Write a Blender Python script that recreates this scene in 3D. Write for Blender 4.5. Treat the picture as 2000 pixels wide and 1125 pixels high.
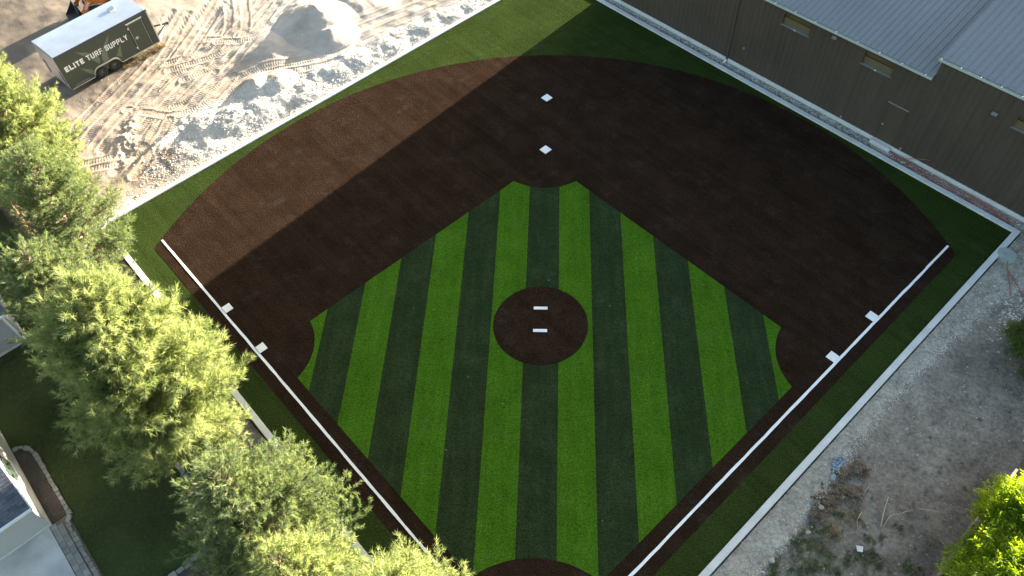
import bpy, math, random
import numpy as np
from mathutils import Matrix, Vector

for o in list(bpy.data.objects):
    bpy.data.objects.remove(o)
S = bpy.context.scene
COL = S.collection
R = math.radians
FT = 0.3048
Q = 1 / math.sqrt(2)

# ------------------------------------------------------------------ camera
cam_d = bpy.data.cameras.new('camera')
cam = bpy.data.objects.new('camera', cam_d)
COL.objects.link(cam)
yaw, pit, rol = R(-5.505), R(53.222), R(-3.799)
fwd = Vector((math.sin(yaw) * math.cos(pit), math.cos(yaw) * math.cos(pit), -math.sin(pit)))
rt = Vector((math.cos(yaw), -math.sin(yaw), 0))
up = rt.cross(fwd)
r2 = math.cos(rol) * rt + math.sin(rol) * up
u2 = -math.sin(rol) * rt + math.cos(rol) * up
cam.matrix_world = Matrix(((r2.x, u2.x, -fwd.x, .6258), (r2.y, u2.y, -fwd.y, -4.7641),
                           (r2.z, u2.z, -fwd.z, 28.5867), (0, 0, 0, 1)))
cam_d.sensor_width = 36
cam_d.lens = 26.69
cam_d.clip_end = 5000
S.camera = cam

# ------------------------------------------------------------------ sky, sun, exposure
SUN_EL = R(8.2)
SUN_AZ = math.atan2(.637, .771)          # from +Y towards +X
SKY_STRENGTH, SUN_STRENGTH, EXPOSURE = .075, 5., 3.05
W = bpy.data.worlds.new('World')
S.world = W
W.use_nodes = True
nt = W.node_tree
sky = nt.nodes.new('ShaderNodeTexSky')
sky.sky_type = 'NISHITA'
sky.sun_disc = False
sky.sun_elevation = SUN_EL
sky.sun_rotation = SUN_AZ
sky.dust_density = 2.2
sky.ozone_density = .9
bg = nt.nodes['Background']
bg.inputs[1].default_value = SKY_STRENGTH
nt.links.new(sky.outputs[0], bg.inputs[0])
sd = bpy.data.lights.new('sun', 'SUN')
sd.energy = SUN_STRENGTH
sd.angle = R(.55)
sd.color = (1, .885, .72)
sun = bpy.data.objects.new('sun', sd)
COL.objects.link(sun)
sdir = Vector((.637 * math.cos(SUN_EL), .771 * math.cos(SUN_EL), math.sin(SUN_EL))).normalized()
sun.rotation_euler = sdir.to_track_quat('Z', 'Y').to_euler()
sun.location = sdir * 80
S.view_settings.view_transform = 'Standard'
S.view_settings.look = 'None'
S.view_settings.exposure = EXPOSURE
S.view_settings.gamma = 1
S.view_settings.use_curve_mapping = False
S.render.engine = 'CYCLES'

# ------------------------------------------------------------------ helpers
rng = np.random.default_rng(7)
random.seed(7)


def link(o, parent=None):
    COL.objects.link(o)
    if parent:
        o.parent = parent
    return o


def tag(o, label=None, cat=None, group=None, kind=None):
    if label: o['label'] = label
    if cat: o['category'] = cat
    if group: o['group'] = group
    if kind: o['kind'] = kind
    return o


def empty(name, loc=(0, 0, 0), rz=0):
    o = bpy.data.objects.new(name, None)
    o.location = loc
    o.rotation_euler = (0, 0, rz)
    o.empty_display_size = .3
    return link(o)


def mesh_np(name, V, F, mat, parent=None, smooth=False):
    """F: (n,k) integer array, all faces of k corners"""
    V = np.asarray(V, np.float32)
    F = np.asarray(F, np.int32)
    me = bpy.data.meshes.new(name)
    n, k = F.shape
    me.vertices.add(len(V))
    me.vertices.foreach_set('co', V.ravel())
    me.loops.add(n * k)
    me.loops.foreach_set('vertex_index', F.ravel())
    me.polygons.add(n)
    me.polygons.foreach_set('loop_start', np.arange(0, n * k, k, dtype=np.int32))
    me.polygons.foreach_set('use_smooth', np.full(n, smooth))
    me.update(calc_edges=True)
    me.validate()
    me.materials.append(mat)
    return link(bpy.data.objects.new(name, me), parent)


class MB:
    """collects polygons, builds ONE mesh object"""
    def __init__(s): s.v = []; s.f = []

    def poly(s, pts):
        i = len(s.v); s.v += [tuple(p) for p in pts]; s.f.append(list(range(i, i + len(pts)))); return s

    def box(s, a, b):
        (x0, y0, z0), (x1, y1, z1) = a, b
        return s.hexa([(x0, y0, z0), (x1, y0, z0), (x1, y1, z0), (x0, y1, z0), (x0, y0, z1), (x1, y0, z1), (x1, y1, z1), (x0, y1, z1)])

    def hexa(s, p):
        i = len(s.v); s.v += [tuple(q) for q in p]
        for f in ((0, 3, 2, 1), (4, 5, 6, 7), (0, 1, 5, 4), (1, 2, 6, 5), (2, 3, 7, 6), (3, 0, 4, 7)):
            s.f.append([i + k for k in f])
        return s

    def prism(s, pts, z0, z1):
        """pts counter-clockwise in xy"""
        n = len(pts); i = len(s.v)
        s.v += [(p[0], p[1], z0) for p in pts] + [(p[0], p[1], z1) for p in pts]
        s.f.append([i + k for k in range(n)][::-1]); s.f.append([i + n + k for k in range(n)])
        for k in range(n):
            j = (k + 1) % n
            s.f.append([i + k, i + j, i + n + j, i + n + k])
        return s

    def extr(s, pts, d):
        """3-D polygon extruded by vector d"""
        n = len(pts); i = len(s.v); d = Vector(d)
        s.v += [tuple(p) for p in pts] + [tuple(Vector(p) + d) for p in pts]
        s.f.append([i + k for k in range(n)][::-1]); s.f.append([i + n + k for k in range(n)])
        for k in range(n):
            j = (k + 1) % n
            s.f.append([i + k, i + j, i + n + j, i + n + k])
        return s

    def tube(s, pts, rad, n=8, cap=True):
        pts = [Vector(p) for p in pts]
        if not hasattr(rad, '__len__'): rad = [rad] * len(pts)
        rings = []
        for k, p in enumerate(pts):
            t = (pts[min(k + 1, len(pts) - 1)] - pts[max(k - 1, 0)]).normalized()
            a = t.orthogonal().normalized() if k == 0 else (pa - t * pa.dot(t)).normalized()
            pa = a
            b = t.cross(a)
            i = len(s.v)
            for j in range(n):
                w = 2 * math.pi * j / n
                s.v.append(tuple(p + (a * math.cos(w) + b * math.sin(w)) * rad[k]))
            rings.append(i)
        for k in range(len(rings) - 1):
            for j in range(n):
                s.f.append([rings[k] + j, rings[k] + (j + 1) % n, rings[k + 1] + (j + 1) % n, rings[k + 1] + j])
        if cap:
            s.f.append([rings[0] + j for j in range(n)][::-1]); s.f.append([rings[-1] + j for j in range(n)])
        return s

    def build(s, name, mat, parent=None, smooth=False, bevel=0):
        me = bpy.data.meshes.new(name)
        me.from_pydata(s.v, [], s.f)
        me.materials.append(mat)
        if smooth: me.shade_smooth()
        me.update()
        o = link(bpy.data.objects.new(name, me), parent)
        if bevel:
            m = o.modifiers.new('bevel', 'BEVEL'); m.width = bevel; m.segments = 2; m.limit_method = 'ANGLE'
        return o


def uv(u, v, z=0.):
    return ((u - v) * Q, (u + v) * Q, z)


def share(src, name, parent, loc=None, rot=None, scale=None):
    o = bpy.data.objects.new(name, src.data)
    if loc is not None: o.location = loc
    if rot is not None: o.rotation_euler = rot
    if scale is not None: o.scale = scale
    return link(o, parent)


_lat = np.random.default_rng(3).random((256, 256)).astype(np.float32)


def vnoise(x, y):
    xi = np.floor(x).astype(int); yi = np.floor(y).astype(int)
    fx = x - xi; fy = y - yi
    fx = fx * fx * (3 - 2 * fx); fy = fy * fy * (3 - 2 * fy)
    a = _lat[xi & 255, yi & 255]; b = _lat[(xi + 1) & 255, yi & 255]
    c = _lat[xi & 255, (yi + 1) & 255]; d = _lat[(xi + 1) & 255, (yi + 1) & 255]
    return (a * (1 - fx) + b * fx) * (1 - fy) + (c * (1 - fx) + d * fx) * fy - .5


def fbm(x, y, oct=4, lac=2.1, gain=.5):
    r = 0; g = 1.
    for k in range(oct):
        r = r + g * vnoise(x + 17.3 * k, y + 9.1 * k); x = x * lac; y = y * lac; g *= gain
    return r


# ------------------------------------------------------------------ materials
def ramp(n, fac, stops):
    r = n.nodes.new('ShaderNodeValToRGB')
    e = r.color_ramp.elements
    while len(e) < len(stops): e.new(.5)
    for k, (p, c) in enumerate(stops):
        e[k].position = p; e[k].color = (*c, 1)
    n.links.new(fac, r.inputs[0])
    return r.outputs[0]


def noise(n, vec, scale, detail=3, rough=.55):
    t = n.nodes.new('ShaderNodeTexNoise')
    t.inputs['Scale'].default_value = scale
    t.inputs['Detail'].default_value = detail
    t.inputs['Roughness'].default_value = rough
    n.links.new(vec, t.inputs['Vector'])
    return t.outputs[0]


def mixc(n, mode, fac, a, b):
    m = n.nodes.new('ShaderNodeMix'); m.data_type = 'RGBA'; m.blend_type = mode
    for k, v in ((0, fac), (6, a), (7, b)):
        if isinstance(v, (int, float)): m.inputs[k].default_value = v
        elif isinstance(v, tuple): m.inputs[k].default_value = (*v, 1)
        else: n.links.new(v, m.inputs[k])
    return m.outputs[2]


def math_n(n, op, a, b=0.):
    m = n.nodes.new('ShaderNodeMath'); m.operation = op
    for k, v in ((0, a), (1, b)):
        if isinstance(v, (int, float)): m.inputs[k].default_value = v
        else: n.links.new(v, m.inputs[k])
    return m.outputs[0]


def sc(c, k):
    return tuple(min(1, x * k) for x in c)


def mat(name, col, rough=.8, fine=40, fvar=.25, big=.6, bvar=.15, bump=0., bscale=None, bdist=.02,
        metal=0., spec=.3, attr=None, specks=None, objrand=0., coords='pos', detail=4, dust=0., streak=None):
    m = bpy.data.materials.new(name); m.use_nodes = True
    n = m.node_tree; p = n.nodes['Principled BSDF']
    if coords == 'pos':
        vec = n.nodes.new('ShaderNodeNewGeometry').outputs['Position']
    else:
        vec = n.nodes.new('ShaderNodeTexCoord').outputs['Object']
    f = noise(n, vec, fine, detail)
    b = noise(n, vec, big, 4)
    c1 = ramp(n, f, [(.3, sc((1, 1, 1), 1 - fvar)), (.7, (1, 1, 1))])
    c2 = ramp(n, b, [(.32, sc((1, 1, 1), 1 - bvar)), (.68, (1, 1, 1))])
    k = 1 / ((1 - fvar / 2) * (1 - bvar / 2))
    if attr:
        at = n.nodes.new('ShaderNodeAttribute'); at.attribute_name = attr
        base = at.outputs['Color']
    else:
        rg = n.nodes.new('ShaderNodeRGB'); rg.outputs[0].default_value = (*sc(col, k), 1); base = rg.outputs[0]
    c = mixc(n, 'MULTIPLY', 1., base, c1)
    c = mixc(n, 'MULTIPLY', 1., c, c2)
    if objrand:
        oi = n.nodes.new('ShaderNodeObjectInfo')
        rr = ramp(n, oi.outputs['Random'], [(0, sc((1, 1, 1), 1 - objrand)), (1, (1, 1, 1))])
        c = mixc(n, 'MULTIPLY', 1., c, rr)
    if specks:
        scol, sscale, amount = specks
        vo = n.nodes.new('ShaderNodeTexVoronoi'); vo.inputs['Scale'].default_value = sscale
        n.links.new(vec, vo.inputs['Vector'])
        near = math_n(n, 'LESS_THAN', vo.outputs['Distance'], .10)
        sepc = n.nodes.new('ShaderNodeSeparateColor'); n.links.new(vo.outputs['Color'], sepc.inputs[0])
        pick = math_n(n, 'GREATER_THAN', sepc.outputs[0], 1 - amount)
        c = mixc(n, 'MIX', math_n(n, 'MULTIPLY', near, pick), c, scol)
    if streak:
        ang, su, sv, amt = streak[:4]
        mp = n.nodes.new('ShaderNodeMapping'); mp.vector_type = 'POINT'
        mp.inputs['Rotation'].default_value = (0, 0, -ang)
        mp2 = n.nodes.new('ShaderNodeMapping')
        mp2.inputs['Scale'].default_value = (su, sv, streak[4] if len(streak) > 4 else sv)
        n.links.new(vec, mp.inputs[0]); n.links.new(mp.outputs[0], mp2.inputs[0])
        st = ramp(n, noise(n, mp2.outputs[0], 1., 5, .6), [(.3, sc((1, 1, 1), 1 - amt)), (.7, (1, 1, 1))])
        c = mixc(n, 'MULTIPLY', 1., c, st)
    if dust:
        dn = ramp(n, noise(n, vec, .9, 10, .72), [(.55, (0, 0, 0)), (.78, sc((1, 1, 1), dust))])
        c = mixc(n, 'MIX', dn, c, (.33, .29, .25))
    n.links.new(c, p.inputs['Base Color'])
    p.inputs['Roughness'].default_value = rough
    p.inputs['Metallic'].default_value = metal
    p.inputs['Specular IOR Level'].default_value = spec
    if bump:
        bn = n.nodes.new('ShaderNodeBump'); bn.inputs['Strength'].default_value = bump
        bn.inputs['Distance'].default_value = bdist
        n.links.new(noise(n, vec, bscale or fine, 4), bn.inputs['Height'])
        n.links.new(bn.outputs[0], p.inputs['Normal'])
    return m


def leafmat(name, dark, light, trans=.4, tcol=None):
    m = bpy.data.materials.new(name); m.use_nodes = True
    n = m.node_tree
    p = n.nodes['Principled BSDF']
    at = n.nodes.new('ShaderNodeAttribute'); at.attribute_name = 'tone'
    c = ramp(n, at.outputs['Fac'], [(0, dark), (1, light)])
    n.links.new(c, p.inputs['Base Color'])
    p.inputs['Roughness'].default_value = .55
    p.inputs['Specular IOR Level'].default_value = .25
    t = n.nodes.new('ShaderNodeBsdfTranslucent')
    tc = mixc(n, 'MULTIPLY', 1., c, tcol or (1.5, 1.4, .6))
    n.links.new(tc, t.inputs[0])
    mx = n.nodes.new('ShaderNodeMixShader'); mx.inputs[0].default_value = trans
    n.links.new(p.outputs[0], mx.inputs[1]); n.links.new(t.outputs[0], mx.inputs[2])
    n.links.new(mx.outputs[0], n.nodes['Material Output'].inputs[0])
    return m


def plain(name, col, rough=.5, metal=0., spec=.4, var=.08, fine=12):
    return mat(name, col, rough, fine=fine, fvar=var, big=1.3, bvar=var, metal=metal, spec=spec, coords='obj')


def glassmat(name, col, rough=.06):
    m = mat(name, col, rough, fine=3, fvar=.2, big=.8, bvar=.3, spec=.8, coords='obj')
    return m


TURF = dict(fine=16, fvar=.62, bump=1., bscale=22, bdist=.2, spec=0., rough=1., dust=.10)
M = {}
M['outfield'] = mat('outfield_turf', (.049, .076, .019), big=.5, bvar=.22, specks=((.3, .27, .15), 3.2, .012), objrand=.10, streak=(math.pi / 4, 2.6, .12, .25), **TURF)
M['brown'] = mat('brown_turf', (.047, .0285, .0185), big=.7, bvar=.3, specks=((.26, .17, .08), 7.5, .05), objrand=.12, streak=(math.pi / 4, 2.6, .12, .3), **TURF)
M['bright'] = mat('bright_green_turf', (.080, .200, .015), big=.7, bvar=.2, specks=((.3, .4, .2), 3.2, .02), streak=(0, 3.2, .25, .22), **TURF)
M['dark'] = mat('dark_green_turf', (.039, .064, .026), big=.7, bvar=.25, specks=((.25, .3, .2), 3.2, .03), streak=(0, 3.2, .25, .25), **TURF)
M['line'] = mat('white_turf', (.80, .80, .78), fine=60, fvar=.2, big=2, bvar=.1, bump=.5, bscale=40, bdist=.02)
M['concrete'] = mat('pale_concrete', (.56, .57, .54), rough=.85, fine=30, fvar=.12, big=1.1, bvar=.18, bump=.25, bscale=60, bdist=.004)
M['patio'] = mat('patio_concrete', (.50, .51, .50), rough=.85, fine=20, fvar=.1, big=.9, bvar=.3, bump=.2, bscale=50, bdist=.004)
M['sand'] = mat('sand', (1, 1, 1), rough=.9, fine=22, fvar=.22, big=.9, bvar=.2, bump=.7, bscale=16, bdist=.03, attr='tint')
M['stone'] = mat('crushed_stone', (.60, .565, .50), rough=.9, fine=9, fvar=.3, big=3, bvar=.35, bump=.3, bscale=40, bdist=.01)
M['gravel'] = mat('grey_gravel', (.40, .39, .355), rough=.9, fine=24, fvar=.5, big=1.4, bvar=.25, bump=1., bscale=26, bdist=.04)
M['gstone'] = mat('gravel_stone', (.50, .475, .42), rough=.9, fine=7, fvar=.45, big=2, bvar=.3)
M['dirt'] = mat('dirt', (1, 1, 1), rough=.95, fine=8, fvar=.5, big=1.3, bvar=.4, bump=.9, bscale=14, bdist=.03, attr='tint')
M['soil'] = mat('soil', (.16, .125, .09), rough=.95, fine=14, fvar=.4, big=.5, bvar=.3, bump=.8, bscale=10, bdist=.03)
M['clod'] = mat('soil_clod', (.145, .105, .07), rough=.95, fine=12, fvar=.45, big=2, bvar=.3, bump=.8, bscale=20, bdist=.03)
M['mulch'] = mat('bark_mulch', (.085, .066, .055), rough=.95, fine=22, fvar=.6, big=1, bvar=.25, bump=1., bscale=22, bdist=.04)
M['litter'] = mat('pine_litter', (.17, .12, .075), rough=.95, fine=18, fvar=.55, big=.9, bvar=.35, bump=1., bscale=20, bdist=.04)
M['lawn'] = mat('lawn', (.040, .058, .016), rough=.85, fine=24, fvar=.5, big=.45, bvar=.45, bump=1., bscale=24, bdist=.05, spec=.15)
M['bluestone'] = mat('blue_grey_stone', (.25, .30, .355), rough=.8, fine=9, fvar=.35, big=3, bvar=.3)
M['rock'] = mat('tan_rock', (.36, .32, .26), rough=.9, fine=7, fvar=.35, big=2, bvar=.25, bump=.5, bscale=14, bdist=.03)
M['edging'] = mat('edging_stone', (.27, .27, .235), rough=.9, fine=12, fvar=.25, big=2, bvar=.2, objrand=.3, bump=.4, bscale=30, bdist=.01)
M['paver'] = mat('concrete_paver', (.31, .30, .27), rough=.9, fine=20, fvar=.2, big=2, bvar=.2, objrand=.25, bump=.3, bscale=40, bdist=.006)
M['siding'] = mat('brown_metal_siding', (.076, .061, .046), rough=.65, fine=3, fvar=.1, big=.35, bvar=.2, spec=.25, coords='obj', streak=(0, 3., 3., .22, .12))
M['door'] = mat('brown_door', (.070, .055, .038), rough=.6, fine=4, fvar=.08, big=.5, bvar=.1, coords='obj')
M['trim'] = plain('brown_trim', (.07, .055, .04), .6)
M['roof'] = mat('grey_metal_roof', (.185, .205, .228), rough=.6, fine=4, fvar=.06, big=.25, bvar=.14, spec=.3, objrand=.05, coords='pos')
M['gutter'] = plain('pale_green_gutter', (.36, .42, .38), .5)
M['sill'] = plain('grey_sill', (.22, .23, .21), .6)
M['clip'] = plain('white_clip', (.75, .76, .75), .5)
M['pane'] = glassmat('brown_tinted_glass', (.10, .075, .03))
M['blind'] = plain('tan_blind', (.115, .092, .048), .8)
M['white'] = plain('white_paint', (.75, .76, .76), .5)
M['hwall'] = mat('pale_stucco', (.44, .44, .415), rough=.9, fine=30, fvar=.08, big=.8, bvar=.08, bump=.3, bscale=60, bdist=.005)
M['hwall2'] = mat('blue_grey_stucco', (.37, .39, .41), rough=.9, fine=30, fvar=.08, big=.8, bvar=.08, bump=.3, bscale=60, bdist=.005)
M['shingle'] = mat('grey_shingle', (.115, .125, .15), rough=.9, fine=40, fvar=.35, big=2.5, bvar=.25, objrand=.35, bump=.4, bscale=60, bdist=.005)
M['tan'] = plain('tan_trim', (.30, .24, .15), .7)
M['wood'] = mat('weathered_board', (.16, .125, .095), rough=.9, fine=9, fvar=.35, big=1.5, bvar=.25, objrand=.35)
M['cedar'] = mat('cedar_board', (.26, .15, .09), rough=.9, fine=9, fvar=.35, big=1.5, bvar=.25, objrand=.35)
M['woodtop'] = mat('pale_board', (.34, .28, .21), rough=.9, fine=9, fvar=.3, big=1.5, bvar=.2, objrand=.2)
M['bark'] = mat('pine_bark', (.24, .17, .12), rough=.95, fine=14, fvar=.4, big=3, bvar=.3, bump=.8, bscale=18, bdist=.03)
M['limb'] = mat('brown_limb', (.24, .185, .135), rough=.95, fine=14, fvar=.4, big=1.3, bvar=.5)
M['twig'] = mat('pale_twig', (.40, .34, .27), rough=.95, fine=14, fvar=.3, big=3, bvar=.2)
M['tgreen'] = plain('dark_green_panel', (.042, .056, .041), .35, spec=.5, var=.04)
M['tgreen2'] = plain('muted_green_print', (.125, .15, .105), .45, var=.03)
M['troof'] = mat('white_aluminium_roof', (.60, .63, .67), rough=.34, metal=.75, fine=2.5, fvar=.05, big=1.1, bvar=.14, spec=.5, coords='obj', bump=.15, bscale=1.6, bdist=.03)
M['tcap'] = plain('dark_roof_cove', (.05, .07, .09), .3, metal=.3)
M['black'] = plain('black_trim', (.02, .02, .022), .5)
M['tyre'] = plain('black_tyre', (.022, .021, .02), .85)
M['rim'] = plain('grey_rim', (.12, .12, .125), .45, metal=.5)
M['steel'] = plain('bare_aluminium', (.55, .54, .52), .38, metal=.6)
M['orange'] = plain('orange_paint', (.55, .16, .025), .4, spec=.5)
M['iron'] = plain('dark_iron', (.035, .033, .032), .6, metal=.3)
M['lid'] = mat('concrete_lid', (.30, .34, .31), rough=.85, fine=20, fvar=.15, big=3, bvar=.25)
M['cable'] = plain('red_cable', (.36, .10, .06), .6)
M['paper'] = plain('white_scrap', (.6, .62, .63), .7)
M['pineA'] = leafmat("yellow_green_needles", (.11, .155, .055), (.36, .41, .20), .62, (1.22, 1.22, .82))
M['pineB'] = leafmat('blue_green_needles', (.075, .125, .062), (.24, .29, .145), .50, (1.25, 1.25, .70))
M['leaf'] = leafmat('lime_leaves', (.12, .19, .015), (.27, .36, .03), .5, (1.5, 1.5, .5))
M['weed'] = leafmat('weed_leaves', (.06, .09, .03), (.17, .19, .09), .35)
M['straw'] = leafmat('dry_straw', (.22, .17, .09), (.42, .34, .2), .3, (1, 1, .9))
M['shrub'] = leafmat('shrub_leaves', (.045, .085, .015), (.11, .16, .03), .4)

# ------------------------------------------------------------------ ground sheets
g = MB()
g.poly([(-1500, -1500, -.30), (1500, -1500, -.30), (1500, 1500, -.30), (-1500, 1500, -.30)])
tag(g.build('ground', M['soil']), 'brown soil ground reaching out under the whole site', 'ground', kind='structure')

C_IN = -5.41 * FT                     # inner kerb face on the two foul sides
EC, NC, WC, SC_ = (30.15, C_IN), (30.42, 30.56), (C_IN, 30.24), (C_IN, C_IN)   # kerb corners (u,v)


def umax(v): return EC[0] + (NC[0] - EC[0]) * (v - C_IN) / 32.2


def vmax(u): return WC[1] + (NC[1] - WC[1]) * (u - C_IN) / 32.


def columns(xs, lo, hi, f, z):
    """strip of quads between lo(x) and hi(x); f maps (x,y,z) to a point"""
    V = []; F = []
    for x in xs:
        a, b = lo(x), hi(x)
        V += [f(x, a, z), f(x, max(b, a), z)]
    for k in range(len(xs) - 1):
        F.append((2 * k, 2 * k + 2, 2 * k + 3, 2 * k + 1))
    return V, F


# outfield green turf: rolls side by side, seams run across to the far kerb
turf = tag(empty('outfield_turf'), 'green artificial turf along the edge of the infield, laid in rolls', 'turf', kind='structure')
seams = [C_IN] + [2.6 + 3.66 * k for k in range(-1, 8) if C_IN < 2.6 + 3.66 * k < 30] + [30.42]
for k in range(len(seams) - 1):
    a, b = seams[k] + .006, seams[k + 1] - .006
    dz = .0025 * (k % 2)
    m = MB()
    if k == len(seams) - 2:
        m.poly([uv(a, C_IN, dz), uv(EC[0], C_IN, dz), uv(NC[0], NC[1], dz), uv(a, vmax(a), dz)])
    else:
        m.poly([uv(a, C_IN, dz), uv(b, C_IN, dz), uv(b, vmax(b), dz), uv(a, vmax(a), dz)])
    m.build('turf_roll', M['outfield'], turf)
b_ = MB(); b_.poly([uv(C_IN - .1, C_IN - .1, -.02), uv(30.25, C_IN - .1, -.02), uv(30.5, 30.6, -.02), uv(C_IN - .1, 30.3, -.02)])
b_.build('turf_backing', M['black'], turf)

# brown turf
browns = tag(empty('infield_skin'), 'dark brown artificial turf of the base paths and infield arc', 'turf', kind='structure')
CE = 46.5 * FT * Q                    # arc centre in u and v
RA = 65.6 * FT
CS = -1.75 * FT


def b_lo(u):
    d = RA * RA - (u - CE) ** 2
    return max(CS, CE - math.sqrt(max(d, 0)))


def b_hi(u):
    return CE + math.sqrt(max(RA * RA - (u - CE) ** 2, 0))


bs = [CS] + [.63 + 4.57 * k for k in range(0, 7)] + [CE + RA]
bs = [x for x in bs if x <= CE + RA]
for k in range(len(bs) - 1):
    xs = np.linspace(bs[k] + .005, bs[k + 1] - .005, 60 if k == len(bs) - 2 else 26)
    V, F = columns(xs, b_lo, b_hi, uv, .008 + .0025 * (k % 2))
    mesh_np('turf_roll', V, F, M['brown'], browns)
V, F = columns(np.linspace(CS + .01, CE + RA - .02, 60), lambda u: b_lo(u) + .01, lambda u: b_hi(u) - .01, uv, .0052)
mesh_np('turf_backing', V, F, M['black'], browns)

# striped infield grass
grass = tag(empty('infield_grass'), 'square of light and dark green turf stripes inside the base paths', 'turf', kind='structure')
G0, G1 = 2.0, 58.3
SW = 5.03


def g_lo(x):
    a = G0 * math.sqrt(2) + abs(x)
    if abs(x) < 13.2: a = max(a, math.sqrt(13.2 ** 2 - x * x))
    return a


def g_hi(x):
    b = G1 * math.sqrt(2) - abs(x)
    if abs(x) < 9.4: b = min(b, 84.85 - math.sqrt(9.4 ** 2 - x * x))
    return b


def fxy(x, y, z): return (x * FT, y * FT, z)


for k in range(-7, 8):
    x0, x1 = (k - .5) * SW + .01, (k + .5) * SW - .01
    x0 = max(x0, -39.8); x1 = min(x1, 39.8)
    if abs(k) == 7:
        sgn = 1 if k > 0 else -1
        c1 = 42.43
        V = []; F = []
        for part in (0, 1):
            xs = np.linspace(min(abs(x0), abs(x1)), 35.2, 40)
            off = len(V); cols = []
            for ax in xs:
                dd = 81 - (ax - c1) ** 2
                h = math.sqrt(dd) if dd > 0 else 0
                if part == 0: lo, hi = c1 + h, g_hi(ax)
                else: lo, hi = g_lo(ax), c1 - h
                if hi < lo: break
                cols.append((ax, lo, hi))
            for (ax, lo, hi) in cols: V += [fxy(sgn * ax, lo, .016), fxy(sgn * ax, hi, .016)]
            for j in range(len(cols) - 1):
                q = (off + 2 * j, off + 2 * j + 2, off + 2 * j + 3, off + 2 * j + 1)
                F.append(q if sgn > 0 else q[::-1])
        mesh_np('turf_stripe', V, F, M['bright'], grass)
        continue
    xs = sorted(set(list(np.linspace(x0, x1, 24)) + ([0.] if k == 0 else [])))
    V, F = columns(xs, g_lo, g_hi, fxy, .016 + (.0015 if k % 2 else 0))
    mesh_np('turf_stripe', V, F, M['dark' if k % 2 == 0 else 'bright'], grass)

ring = [(-.15 * FT + 7.05 * FT * math.cos(t), 47.4 * FT + 7.05 * FT * math.sin(t), .024) for t in np.linspace(0, 2 * math.pi, 97)[:-1]]
o = MB().poly(ring).build('pitching_circle', M['brown'])
tag(o, 'round brown turf pitching circle in the middle of the striped grass', 'pitching circle', kind='structure')


def slab(name, pts, z0, z1, m, label, cat, group=None):
    o = MB().prism(pts, z0, z1).build(name, m, bevel=.006)
    return tag(o, label, cat, group)


# foul lines, bases, pitching plates
LW0, LW1 = -.12 * FT, .24 * FT
LE = 89.4 * FT
for side, lab in ((1, 'white foul line along the right side, running to the corner by the brown building'),
                  (-1, 'white foul line along the left side beside the row of pines')):
    m = MB()
    N = 60
    jt = np.random.default_rng(5 + side).normal(0, .006, (N + 1, 2))
    V = []
    for k in range(N + 1):
        a = 1.2 + (LE - 1.2) * k / N
        p0, p1 = LW0 + jt[k, 0], LW1 + jt[k, 1]
        for w, z in ((p0, .004), (p0, .021), (p1, .021), (p1, .004)):
            V.append(uv(a, w, z) if side > 0 else uv(w, a, z))
    F = []
    for k in range(N):
        for j in range(3):
            i = 4 * k + j; F.append((i, i + 4, i + 5, i + 1) if side > 0 else (i + 1, i + 5, i + 4, i))
    o = mesh_np('foul_line', V, F, M['line'])
    tag(o, lab, 'foul line', 'foul lines')
SB = 1.38
for D, nm in ((60, 'near'), (70, 'far')):
    a0, a1 = (D - SB) * FT, D * FT
    w0, w1 = .27 * FT, (.27 + 1.3) * FT
    l1 = 'white square first base on the right foul line, nearer home' if D == 60 else 'white square first base on the right foul line, farther from home'
    l3 = 'white square third base on the left foul line, nearer home' if D == 60 else 'white square third base on the left foul line, farther from home'
    l2 = 'white diamond second base just beyond the striped grass' if D == 60 else 'white diamond second base farther out, nearest the outfield arc'
    slab('base', [uv(a0, w0)[:2], uv(a1, w0)[:2], uv(a1, w1)[:2], uv(a0, w1)[:2]], .004, .045, M['line'], l1, 'base', 'bases')
    slab('base', [uv(w0, a0)[:2], uv(w1, a0)[:2], uv(w1, a1)[:2], uv(w0, a1)[:2]], .004, .045, M['line'], l3, 'base', 'bases')
    h = .76
    slab('base', [uv((D - h) * FT, (D - h) * FT)[:2], uv((D + h) * FT, (D - h) * FT)[:2], uv((D + h) * FT, (D + h) * FT)[:2], uv((D - h) * FT, (D + h) * FT)[:2]],
         .004, .045, M['line'], l2, 'base', 'bases')
for y, l in ((46.3, 'white pitching plate nearer home in the brown pitching circle'), (50.35, 'white pitching plate farther from home in the brown pitching circle')):
    slab('pitching_plate', [((-1.22) * FT, (y - .25) * FT), (.86 * FT, (y - .25) * FT), (.86 * FT, (y + .25) * FT), (-1.22 * FT, (y + .25) * FT)], .01, .05, M['line'], l, 'pitching plate', 'pitching plates')

# concrete kerb round the field
KW = .27
inn = [SC_, EC, NC, WC]
ctr = (14, 14)
out = [(SC_[0] - KW, SC_[1] - KW), (EC[0] + KW, EC[1] - KW), (NC[0] + KW, NC[1] + KW), (WC[0] - KW, WC[1] + KW)]
m = MB()
for k in range(4):
    j = (k + 1) % 4
    a, b, c_, d = inn[k], inn[j], out[j], out[k]
    m.hexa([uv(*d, -.25), uv(*c_, -.25), uv(*b, -.25), uv(*a, -.25), uv(*d, .09), uv(*c_, .09), uv(*b, .085), uv(*a, .085)])
tag(m.build('kerb', M['concrete'], bevel=.012), 'pale concrete kerb framing the whole turf field', 'kerb', kind='structure')

# ------------------------------------------------------------------ height-field sheets


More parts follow.
